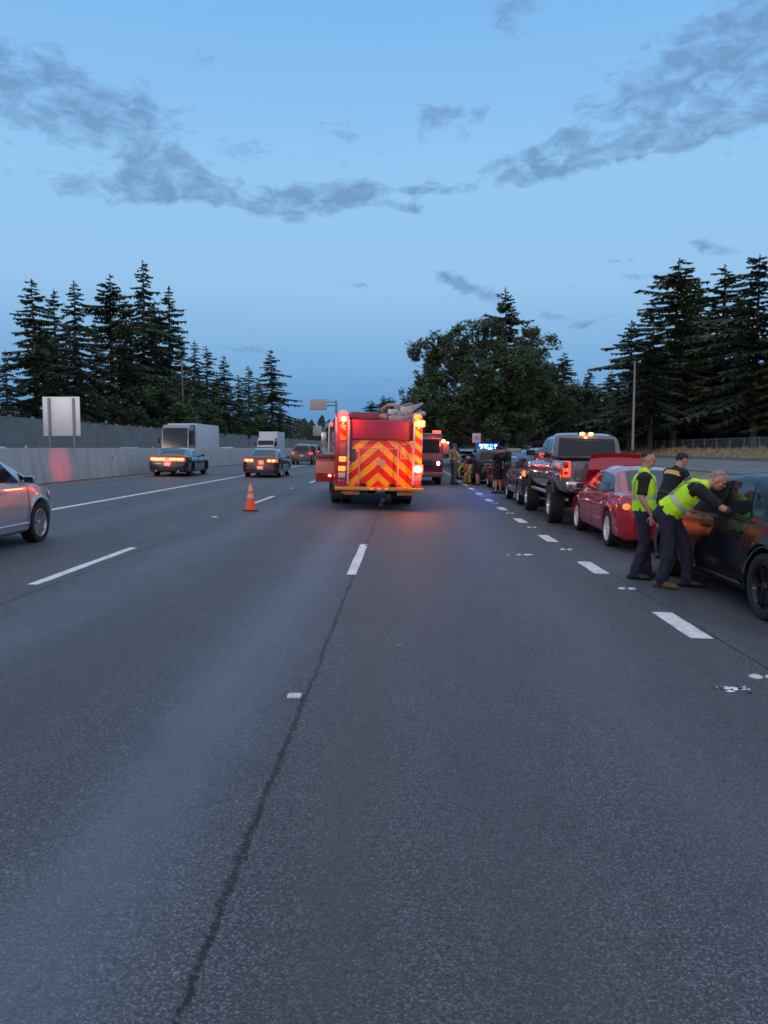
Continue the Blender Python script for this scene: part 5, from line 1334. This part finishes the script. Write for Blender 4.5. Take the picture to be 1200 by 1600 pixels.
# second red emergency vehicle, facing us, mostly behind the engine
root = empty('rescue_truck'); tag(root, 'second red emergency truck facing the camera, mostly hidden behind the fire engine', 'fire engine')
def f(bm): box(bm, (0, 3.2, 1.35), (2.3, 6, 1.7), .08); box(bm, (0, .25, 1.0), (2.3, .7, 1.0), .12); box(bm, (0, 4.2, 2.0), (2.36, 4.4, .9), .06)
part('body', paint('deep_red_paint', (.10, .006, .010), .3), f)
part('windscreen', GL, lambda bm: (quadbox(bm, [(-1.0, .19, 1.42), (1.0, .19, 1.42), (.95, .17, 2.12), (-.95, .17, 2.12)], .02, (0, -1, 0))))
part('bumper', mat('pink_bumper', (.22, .10, .12), .4, metal=.3), lambda bm: box(bm, (0, -.18, .50), (2.35, .30, .24), .06))
for sx_ in (-1, 1):
    o = part('headlight', BLK, lambda bm: box(bm, (sx_*.92, -.12, 1.02), (.26, .06, .18), .03))
    part('lit_bulb', lamp_mat('cool_white_lamp', (.75, .70, 1.0), 16.0 if sx_ > 0 else 14.0), lambda bm: ball(bm, (sx_*.92, -.16, 1.02), (.075, .03, .09)), o)
    part('mirror', mat('mirror_pink_grey', (.22, .13, .17), .35), lambda bm: (box(bm, (sx_*1.26, .1, 1.75), (.30, .10, .55), .04), tube(bm, [(sx_*1.1, .2, 2.0), (sx_*1.3, .1, 1.95)], .02, 6), tube(bm, [(sx_*1.1, .2, 1.3), (sx_*1.3, .1, 1.5)], .02, 6)))
    make_wheel(root, (sx_*.98, 1.1, .46), .46, .28, .27, SIL, 6, sx_); make_wheel(root, (sx_*.98, 5.0, .46), .46, .28, .27, SIL, 6, sx_)
part('grille', BLK, lambda bm: box(bm, (0, -.12, 1.0), (1.3, .05, .35), .02))
o = part('roof_light_bar', R_EMI, lambda bm: box(bm, (.85, .9, 2.50), (.4, .3, .12), .05))
part('mirror_lamp', lamp_mat('orange_mirror_lamp', (1.0, .35, .12), 14.0), lambda bm: (ball(bm, (1.14, -.05, 2.06), (.09, .04, .075)), ball(bm, (1.34, -.03, 2.0), (.05, .03, .04))))
lightobj('rescue_glow', 'POINT', (1.2, -.5, 2.05), (1, .06, .02), 26, root, .08)
put(root, .62, 36.0, 0)

# ------------------------------------------------------------------ traffic cone
root = empty('traffic_cone'); tag(root, 'orange traffic cone with two pale bands standing on the left dashed line', 'traffic cone')
q = gnd(391, 798)
CONEM = mat('cone_orange', (1.0, .10, .012), .45, var=.06); CONEW = mat('cone_band', (.85, .38, .28), .35)
part('base', mat('cone_base_dark', (.05, .03, .025), .7), lambda bm: box(bm, (0, 0, .018), (.37, .37, .036), .012))
def f(bm): lathe(bm, [(.150, .036), (.142, .06), (.125, .12), (.030, .70), (.024, .712), (.016, .708)], 28, 'Z')
cn_ = part('cone', CONEM, f)
def crad(z): return .125+(.030-.125)*(z-.12)/.58+.003
part('reflective_band', CONEW, lambda bm: lathe(bm, [(crad(.33), .33), (crad(.44), .44)], 28, 'Z'), cn_)
part('reflective_band', CONEW, lambda bm: lathe(bm, [(crad(.50), .50), (crad(.66), .66)], 28, 'Z'), cn_)
put(root, q.x, q.y, .3)
# ------------------------------------------------------------------ people
SKIN = mat('skin', (.50, .25, .17), .5, var=.10, vscale=12)
SKINL = mat('skin_pinker', (.58, .27, .20), .5, var=.10, vscale=12)
NAVY_ = mat('navy_cloth', (.014, .016, .030), .85, var=.3, vscale=7, bump=.7, bscale=11)
DNAVY = mat('navy_trousers', (.018, .019, .042), .85, var=.3, vscale=5, bump=.8, bscale=9)
BLKC = mat('black_cloth', (.010, .010, .014), .85, var=.3, vscale=7, bump=.7, bscale=12)
BOOT = mat('dark_boot', (.015, .014, .014), .5)
BROWN = mat('brown_boot', (.12, .06, .03), .6, var=.3)
HAIRD = mat('dark_hair', (.02, .014, .010), .7, var=.3, vscale=40, bump=.6, bscale=90)
HAIRG = mat('grey_hair', (.30, .24, .23), .7, var=.25, vscale=40, bump=.6, bscale=90)
def vest_mat():
    m = bpy.data.materials.new('hi_vis_vest'); m.use_nodes = True; t = m.node_tree; b = t.nodes['Principled BSDF']
    tcn = N(t, 'ShaderNodeTexCoord'); nz = N(t, 'ShaderNodeTexNoise', inp={'Scale': 7.0, 'Detail': 4.0}); L(t, tcn.outputs['Object'], nz.inputs['Vector'])
    L(t, ramp(t, nz.outputs[0], [(.3, (.52, .90, .010)), (.7, (.66, 1.0, .03))]), b.inputs['Base Color']); b.inputs['Roughness'].default_value = .7
    bp = N(t, 'ShaderNodeBump', inp={'Strength': .8, 'Distance': .03}); L(t, nz.outputs[0], bp.inputs['Height']); L(t, bp.outputs[0], b.inputs['Normal'])
    return m
VEST = vest_mat()
BAND = mat('silver_tape', (.55, .60, .55), .35, metal=.2, var=.08)

def remesh(name, bm, vox, m, parent, sm=2, crease=0.0, seed_=0.0):
    bmesh.ops.recalc_face_normals(bm, faces=bm.faces[:])
    me = bpy.data.meshes.new('tmp'); bm.to_mesh(me); bm.free()
    o = bpy.data.objects.new('tmp', me); COL.objects.link(o)
    r = o.modifiers.new('r', 'REMESH'); r.mode = 'VOXEL'; r.voxel_size = vox; r.use_smooth_shade = True
    if sm: q = o.modifiers.new('s', 'SMOOTH'); q.iterations = sm; q.factor = .5
    dg = bpy.context.evaluated_depsgraph_get(); dg.update()
    me2 = bpy.data.meshes.new_from_object(o.evaluated_get(dg))
    bpy.data.objects.remove(o); bpy.data.meshes.remove(me)
    me2.name = name; me2.materials.clear()
    me2.materials.append(m)
    for p in me2.polygons: p.use_smooth = True
    if crease:
        n_ = [v.normal.copy() for v in me2.vertices]
        for v, n in zip(me2.vertices, n_):
            p = v.co; q = Vector((p.x*11+seed_+p.z*2.5, p.y*11, p.z*4.5)); q2 = Vector((p.x*12, p.y*12+seed_, p.z*17+p.x*9))
            r_ = 1-abs(noise.noise(q))*2.2; r2 = 1-abs(noise.noise(q2))*2
            v.co += n*crease*(r_*.8+r2*.35-.55)
    ob = bpy.data.objects.new(name, me2); COL.objects.link(ob); ob.parent = parent
    return ob

def hand(bm, wr, d, palm_n, curl=.5, sgn=1):
    """palm with five separate curled fingers; d = direction of the hand, palm_n = palm normal"""
    d = Vector(d).normalized(); n = Vector(palm_n); n = (n-d*n.dot(d)).normalized(); s = d.cross(n)*sgn
    wr = Vector(wr)
    tube(bm, [wr, wr+d*.04, wr+d*.09], [(.026, .019), (.038, .016), (.041, .013)], 10, side=s, ends=True)
    for i, (of, ln) in enumerate(((-.030, .066), (-.010, .078), (.010, .073), (.030, .056))):
        p0 = wr+d*.085+s*of; p1 = p0+(d*cos(curl*.5)+n*sin(curl*.5))*ln*.45+s*of*.10; p2 = p1+(d*cos(curl*1.3)+n*sin(curl*1.3))*ln*.33; p3 = p2+(d*cos(curl*2.0)+n*sin(curl*2.0))*ln*.28
        tube(bm, [p0, p1, p2, p3], [.0088, .0084, .0078, .0066], 8, ends=True)
    t0 = wr+d*.025-s*.028; t1 = t0+(-s*.7+d*.7+n*.2).normalized()*.04; t2 = t1+(-s*.25+d*.9+n*.35).normalized()*.032
    tube(bm, [t0, t1, t2], [.012, .0105, .008], 8, ends=True)

def person(label, loc, rz, J, outfit, scale=1.0, vox=.010, fine=True, tiltfix=False):
    root = empty('person'); tag(root, label, 'person')
    V = {k: Vector(v) for k, v in J.items() if not isinstance(v, (int, float, bool))}
    g = lambda k: V[k]
    up = (g('neck')-g('pelvis')).normalized()
    sidev = (g('shR')-g('shL')).normalized()
    fwd = up.cross(sidev).normalized(); 
    if J.get('flip'): fwd = -fwd
    chest = g('pelvis').lerp(g('neck'), .72); waist = g('pelvis').lerp(g('neck'), .30)
    if 'chest' in V: chest = g('chest')
    def torso(bm, e, top=True):
        pts = [g('pelvis')-up*.06, g('pelvis')+up*.03, waist, waist.lerp(chest, .5), chest, chest.lerp(g('neck'), .55), g('neck')-up*.015]
        rad = [(.155+e, .115+e), (.170+e, .125+e), (.148+e, .112+e*1.1), (.160+e, .118+e), (.178+e, .125+e), (.165+e*.8, .105+e*.8), (.075+e*.5, .07+e*.5)]
        tube(bm, pts, rad, 20, side=sidev, ends=True)
    def arm(bm, S, e, f0=0, f1=1, elbow=True):
        sh, el, wr = g('sh'+S), g('el'+S), g('wr'+S)
        up_pts = [sh, sh.lerp(el, .35), sh.lerp(el, .7), el]; r = [.062, .056, .048, .043]
        tube(bm, up_pts, [x+e for x in r], 12, ends=True)
        if elbow: tube(bm, [el, el.lerp(wr, .3), el.lerp(wr, .7), wr], [.043+e, .044+e, .034+e, .026+e], 12, ends=True)
    def leg(bm, S, e, full=True, bare=False):
        hp, kn, an = g('hip'+S), g('kn'+S), g('an'+S)
        r = [.098, .086, .070, .058]
        tube(bm, [hp, hp.lerp(kn, .35), hp.lerp(kn, .75), kn], [x+e for x in r], 14, ends=True)
        if full: tube(bm, [kn, kn.lerp(an, .3), kn.lerp(an, .65), an], ([.055, .056, .042, .036] if bare else [.056+e, .060+e, .056+e, .058+e]), 14, ends=True)
    # body: one continuous surface
    bm = NB(); torso(bm, -.02)
    for S in 'LR':
        arm(bm, S, -.004); leg(bm, S, -.02, True, True)
        an = g('an'+S); to = g('toe'+S) if 'toe'+S in V else an+Vector((0, .16, -.06)); tube(bm, [an, an.lerp(to, .3)+Vector((0, 0, -.02)), an.lerp(to, .5)+Vector((0, 0, -.02))], [.030, .026, .02], 8, ends=True)
    hd = g('head'); hz = (Vector(J.get('hup', hd-g('neck')))).normalized(); hy = Vector(J.get('look', fwd)); hy = (hy-hz*hy.dot(hz)).normalized(); hx = hy.cross(hz)
    HM = Matrix((hx, hy, hz)).transposed()
    def hp_(x, y, z): return hd+HM @ Vector((x, y, z))
    tube(bm, [g('neck')-up*.05, g('neck').lerp(hd, .5), hp_(0, -.01, -.03)], [.066, .056, .06], 14)
    def hball(c, r):
        vs = ball(bm, (0, 0, 0), r, 16)
        for v in vs: v.co = hd+HM @ (v.co+Vector(c))
    hball((0, -.012, .030), (.077, .095, .090)); hball((0, .022, -.030), (.062, .068, .075)); hball((0, .045, -.075), (.036, .034, .028))
    hball((0, .093, -.012), (.014, .022, .022)); hball((0, .084, .012), (.010, .016, .030)); hball((0, .078, .030), (.050, .018, .012))
    for s_ in (-1, 1): hball((s_*.078, -.008, -.005), (.012, .020, .032)); hball((s_*.042, .058, -.015), (.024, .024, .022))
    hball((0, .086, -.052), (.024, .012, .007)); hball((0, .083, -.066), (.022, .012, .007))
    for S in 'LR':
        wr = g('wr'+S); d = g('hd'+S) if 'hd'+S in V else (wr-g('el'+S))
        pn = g('pn'+S) if 'pn'+S in V else Vector((1 if S == 'L' else -1, 0, 0))
        if fine: hand(bm, wr, d, pn, J.get('curl', .5), 1 if S == 'R' else -1)
        else: tube(bm, [wr, wr+d.normalized()*.09, wr+d.normalized()*.15], [(.03, .02), (.04, .02), (.03, .018)], 8, ends=True)
    sk = outfit.get('skin', SKIN)
    body = remesh('body', bm, .0065 if fine else vox, sk, root, 2)
    if fine:
        for s_ in (-1, 1):
            bm = NB(); ball(bm, tuple(hp_(s_*.030, .083, .008)), .011, 10); obj('eye', bm, mat('eye_dark', (.03, .02, .02), .2), root)
    # trousers or shorts
    bm = NB(); tube(bm, [g('pelvis')-up*.09, g('pelvis'), g('pelvis')+up*.10], [(.160, .125), (.182, .140), (.165, .128)], 18, side=sidev, ends=True)
    for S in 'LR':
        if outfit.get('shorts'):
            hp, kn = g('hip'+S), g('kn'+S); tube(bm, [hp, hp.lerp(kn, .5), hp.lerp(kn, .92)], [.115, .105, .105], 14)
        else:
            leg(bm, S, .016)
            an = g('an'+S); kn = g('kn'+S); tube(bm, [an.lerp(kn, .25), an.lerp(kn, .08)-Vector((0, 0, .015))], [.078, .082], 12, ends=False)
    remesh('shorts' if outfit.get('shorts') else 'trousers', bm, .011 if fine else .018, outfit['legs'], root, 3, .013, rz)
    # shirt
    bm = NB(); torso(bm, .012)
    for S in 'LR':
        sh, el, wr = g('sh'+S), g('el'+S), g('wr'+S)
        if outfit.get('long'): arm(bm, S, .016)
        else: tube(bm, [sh-(el-sh)*.05, sh.lerp(el, .4), sh.lerp(el, .86)], [.078, .073, .070], 14)
        tube(bm, [g('neck')-up*.05, sh], [.07, .074], 12, ends=True)
    remesh('shirt', bm, .010 if fine else .018, outfit['top'], root, 3, .011, rz*2)
    if outfit.get('vest'):
        bm = NB()
        pts = [g('pelvis')-up*.02, g('pelvis')+up*.06, waist, waist.lerp(chest, .5), chest, chest.lerp(g('neck'), .50), g('neck')-up*.035]
        rad = [(.205, .165), (.200, .160), (.186, .152), (.190, .156), (.186, .162), (.150, .140), (.100, .100)]
        tube(bm, pts, rad, 24, side=sidev, ends=False)
        for S in 'LR': tube(bm, [g('neck')-up*.03, g('neck').lerp(g('sh'+S), .62)+up*.022], [(.085, .085), (.070, .085)], 12, side=fwd, ends=True)
        v = remesh('hi_vis_vest', bm, .010, VEST, root, 3, .009, rz*3)
        # reflective tape: one waist band and two shoulder bands
        bm = NB()
        for cpt, r in ((waist.lerp(chest, .05), (.197, .162)), ):
            tube(bm, [cpt-up*.027, cpt+up*.027], [r, r], 28, side=sidev, cap=False)
        for S, q in (('L', -1), ('R', 1)):
            for fb in (-1, 1):
                a = waist+sidev*q*.105+fwd*fb*.150; b_ = chest+sidev*q*.105+fwd*fb*.142; c_ = g('neck')+sidev*q*.115+fwd*fb*.070-up*.005
                quadbox(bm, [a-sidev*.024, a+sidev*.024, b_+sidev*.024, b_-sidev*.024], .006, fwd*fb); quadbox(bm, [b_-sidev*.024, b_+sidev*.024, c_+sidev*.024, c_-sidev*.024], .006, fwd*fb)
        obj('reflective_band', bm, BAND, v, ang=50)
        if outfit.get('patch'):
            bm = NB(); a = chest.lerp(g('neck'), .30)-fwd*.165; quadbox(bm, [a-sidev*.11-up*.045, a+sidev*.11-up*.045, a+sidev*.11+up*.045, a-sidev*.11+up*.045], .008, -fwd); obj('back_patch', bm, mat('blue_patch', (.10, .28, .50), .4), v)
    if outfit.get('stripe'):
        bm = NB(); c1 = chest.lerp(g('neck'), .25); tube(bm, [c1-up*.035, c1+up*.035], [(.200, .152), (.190, .145)], 24, side=sidev, cap=False); obj('shoulder_stripe', bm, outfit['stripe'], root)
    bm = NB(); bp_ = g('pelvis')+up*.085
    tube(bm, [bp_-up*.02, bp_+up*.02], [(.182, .145), (.180, .143)], 24, side=sidev)
    if fine:
        for a_ in (-.35, .45): box(bm, tuple(bp_-up*.10+sidev*.188*cos(a_)+fwd*.15*sin(a_)), (.035, .05, .08), .012)
    obj('belt', bm, BOOT, root)
    # hair
    if outfit.get('hair') is not None:
        bm = NB(); vs = ball(bm, (0, 0, 0), (.082, .098, .088), 20)
        hl = outfit.get('hairline', .035)
        dl = [v for v in vs if v.co.z < hl-.03 - v.co.y*(-.55) - (.03 if v.co.y < 0 else 0)]
        bmesh.ops.delete(bm, geom=dl, context='VERTS')
        for v in bm.verts: v.co = hd+HM @ (v.co+Vector((0, -.014, .036)))
        bmesh.ops.solidify(bm, geom=bm.faces[:], thickness=-.006)
        obj('hair', bm, outfit['hair'], root, ang=60)
    if outfit.get('hat'):
        bm = NB(); rings = lathe(bm, [(.001, .105), (.05, .10), (.085, .07), (.098, .03), (.100, .0), (.15, -.01), (.155, -.018), (.10, -.012)], 24, 'Z')
        for v in bm.verts: v.co = hd+HM @ (v.co+Vector((0, -.01, .045)))
        obj('helmet', bm, outfit['hat'], root)
    for S in 'LR':
        an = g('an'+S); to = g('toe'+S) if 'toe'+S in V else an+Vector((0, .17, -.055))
        he = an+(an-to).normalized()*.05; gz_ = -.0
        d = Vector((to.x-an.x, to.y-an.y, 0)).normalized() if (to-an).xy.length > .02 else Vector((0, 1, 0))
        base = min(an.z-.09, to.z-.03); zf = base
        bm = NB(); s2 = Vector((d.y, -d.x, 0)); a0 = Vector((an.x, an.y, 0))
        pts = [a0-d*.085, a0-d*.05, a0+d*.02, a0+d*.10, a0+d*.17, a0+d*.205]
        hs = [.065, .105, .105, .085, .070, .050]
        tube(bm, [p+Vector((0, 0, zf+h_*.52)) for p, h_ in zip(pts, hs)], [(.030, hs[0]*.5), (.040, hs[1]*.52), (.044, hs[2]*.52), (.048, hs[3]*.55), (.046, hs[4]*.55), (.028, hs[5]*.5)], 14, side=s2, ends=True)
        if not outfit.get('shorts'): tube(bm, [Vector((an.x, an.y, zf+.06)), Vector((an.x, an.y, zf+.17))], [.052, .054], 12)
        remesh('boot' if not outfit.get('shorts') else 'shoe', bm, .009 if fine else .015, outfit.get('shoe'+S, outfit.get('shoe', BOOT)), root, 2)
    root.location = (loc[0], loc[1], gz(loc[0])); root.rotation_euler = (0, 0, rz); root.scale = (scale,)*3
    return root

def stand(**k):
    J = dict(pelvis=(0, 0, .98), neck=(0, -.01, 1.50), head=(0, .02, 1.655), shL=(-.185, -.01, 1.43), shR=(.185, -.01, 1.43), elL=(-.235, -.03, 1.14), elR=(.235, -.03, 1.14),
             wrL=(-.24, .04, .89), wrR=(.24, .04, .89), hipL=(-.095, 0, .92), hipR=(.095, 0, .92), knL=(-.10, .01, .50), knR=(.10, .01, .50), anL=(-.11, -.02, .09), anR=(.11, -.02, .09), toeL=(-.14, .15, .035), toeR=(.14, .15, .035), look=(0, 1, 0))
    J.update(k); return J

# 1: officer standing, seen from his right side
q = gnd(1003, 904)
person('officer standing upright in a lime vest and navy trousers, arm hanging, behind the bent officer', (q.x, q.y), R(-104),
       stand(elR=(.25, -.05, 1.15), wrR=(.25, .09, .91), wrL=(-.22, .16, 1.02), elL=(-.25, -.02, 1.16), hdR=(0, .10, -1), knL=(-.11, .03, .50), anL=(-.12, .06, .09), toeL=(-.15, .24, .035), anR=(.10, -.10, .09), toeR=(.12, .07, .035), head=(.0, .035, 1.655), look=(-.10, 1, -.12)),
       dict(top=BLKC, legs=DNAVY, vest=True, hair=HAIRD, hairline=.075, skin=SKIN), .975)
# 2: officer bent over into the car window
q = gnd(1054, 918)
def bent():
    P = Vector((0, -.10, .96)); a = R(52); u = Vector((0, sin(a), cos(a)))
    nk = P+u*.53; sL = P+u*.46+Vector((-.19, 0, .0)); sR = P+u*.46+Vector((.19, 0, .0))
    return dict(pelvis=P, neck=nk, chest=P+u*.36+Vector((0, -.02, .02)), head=nk+Vector((0, .135, .055)), shL=sL, shR=sR,
       elR=(.27, .56, 1.02), wrR=(.20, .78, 1.02), hdR=(-.2, 1, .1), pnR=(-.3, 0, -1), elL=(-.27, .50, .98), wrL=(-.10, .72, 1.12), hdL=(.2, 1, .05), pnL=(.3, 0, -1),
       hipL=(-.095, -.10, .90), hipR=(.095, -.10, .90), knL=(-.12, .10, .49), knR=(.11, -.06, .49), anL=(-.13, .12, .09), anR=(.12, -.14, .09), toeL=(-.17, .30, .035), toeR=(.15, .04, .035), look=(0, 1, -.45), hup=(0, .55, .85), curl=.8)
person('officer bent forward in a lime vest reaching into the black sedan window', (q.x, q.y), R(-118), bent(),
       dict(top=BLKC, legs=DNAVY, vest=True, patch=True, hair=HAIRG, hairline=.055, skin=SKINL, shoeR=BROWN, shoeL=BOOT), 1.03)
# 3: man in black and yellow beyond the bonnet
P = at(1046, 700, 12.55)
def lean3():
    p = Vector((0, -.05, .96)); a = R(24); u = Vector((0, sin(a), cos(a)))
    nk = p+u*.53
    J = stand(); J.update(pelvis=p, neck=nk, chest=p+u*.38, head=nk+Vector((0, .08, .13)), shL=p+u*.46+Vector((-.19, 0, 0)), shR=p+u*.46+Vector((.19, 0, 0)), elL=(-.26, .20, 1.12), elR=(.27, .22, 1.12), wrL=(-.2, .40, .98), wrR=(.2, .42, .98), look=(.1, 1, -.2), hipL=(-.095, -.05, .90), hipR=(.095, -.05, .90)); return J
person('man in a black shirt with a yellow shoulder stripe between the red and black cars', (P.x, P.y), R(-70), lean3(),
       dict(top=BLKC, legs=BLKC, stripe=mat('yellow_stripe', (.70, .42, .08), .6), hair=HAIRD, hairline=.01, skin=SKIN, long=True), 1.02)
# far people, smaller in the picture
TAN = mat('tan_coat', (.36, .30, .16), .8, var=.25, vscale=5, bump=.6, bscale=9); GREYT = mat('grey_trousers', (.10, .09, .12), .85, var=.25, vscale=5)
YEL = mat('yellow_coat', (.52, .43, .10), .75, var=.25, vscale=5, bump=.6, bscale=9)
q = gnd(709, 757)
person('firefighter in a tan coat and helmet standing right of the fire engine', (q.x, q.y), R(-60), stand(elR=(.28, .10, 1.18), wrR=(.18, .32, 1.10), elL=(-.26, .10, 1.17), wrL=(-.12, .32, 1.12)),
       dict(top=TAN, legs=GREYT, long=True, hat=mat('dark_helmet', (.04, .025, .03), .4)), 1.09, .016, False)
q = gnd(731, 756)
def kneel():
    p = Vector((0, -.15, .55)); a = R(48); u = Vector((0, sin(a), cos(a))); nk = p+u*.53
    return dict(pelvis=p, neck=nk, head=nk+Vector((0, .10, .11)), shL=p+u*.46+Vector((-.19, 0, 0)), shR=p+u*.46+Vector((.19, 0, 0)), elL=(-.25, .45, .62), elR=(.25, .45, .62), wrL=(-.15, .60, .42), wrR=(.15, .60, .42),
      hipL=(-.10, -.15, .50), hipR=(.10, -.15, .50), knL=(-.16, .26, .52), knR=(.14, .12, .10), anL=(-.16, .18, .09), anR=(.13, -.30, .10), toeL=(-.18, .36, .035), toeR=(.13, -.22, .03), look=(0, 1, -.5))
person('rescuer in yellow gear crouching low on the road beside the dark car', (q.x, q.y), R(150), kneel(), dict(top=YEL, legs=YEL, long=True, hair=HAIRD), 1.1, .016, False)
q = gnd(746, 758)
def stoop():
    p = Vector((0, -.1, .95)); a = R(62); u = Vector((0, sin(a), cos(a))); nk = p+u*.50
    J = stand(); J.update(pelvis=p, neck=nk, head=nk+Vector((0, .12, .06)), shL=p+u*.44+Vector((-.19, 0, 0)), shR=p+u*.44+Vector((.19, 0, 0)), elL=(-.22, .45, .92), elR=(.22, .45, .92), wrL=(-.12, .60, .70), wrR=(.12, .60, .70), look=(0, 1, -.8), hipL=(-.1, -.1, .9), hipR=(.1, -.1, .9)); return J
PURP = mat('dark_purple_cloth', (.020, .014, .035), .85)
person('person in a dark top and shorts stooping next to the rescuer in yellow', (q.x, q.y), R(70), stoop(), dict(top=PURP, legs=PURP, shorts=True, hair=HAIRD, skin=SKINL), 1.08, .016, False)
q = gnd(778, 771)
person('bare-legged person in black top and shorts standing beside the small red car', (q.x, q.y), R(40), stand(elR=(.34, .06, 1.25), wrR=(.14, .26, 1.28), elL=(-.34, .06, 1.25), wrL=(-.10, .26, 1.26), knL=(-.12, .01, .5), anL=(-.13, 0, .09)),
       dict(top=BLKC, legs=BLKC, shorts=True, hair=HAIRD, skin=SKINL, hat=BLKC), 1.05, .016, False)
P = at(795, 762, 30.0)
person('person in a bulky black jacket behind the bare-legged bystander, beside the dark SUV', (P.x-.02, 30.4), R(60), stand(elR=(.36, .08, 1.30), wrR=(.22, .30, 1.45), elL=(-.36, .06, 1.28), wrL=(-.22, .26, 1.4)),
       dict(top=BLKC, legs=BLKC, long=True, hair=HAIRD, hat=BLKC), 1.10, .016, False)
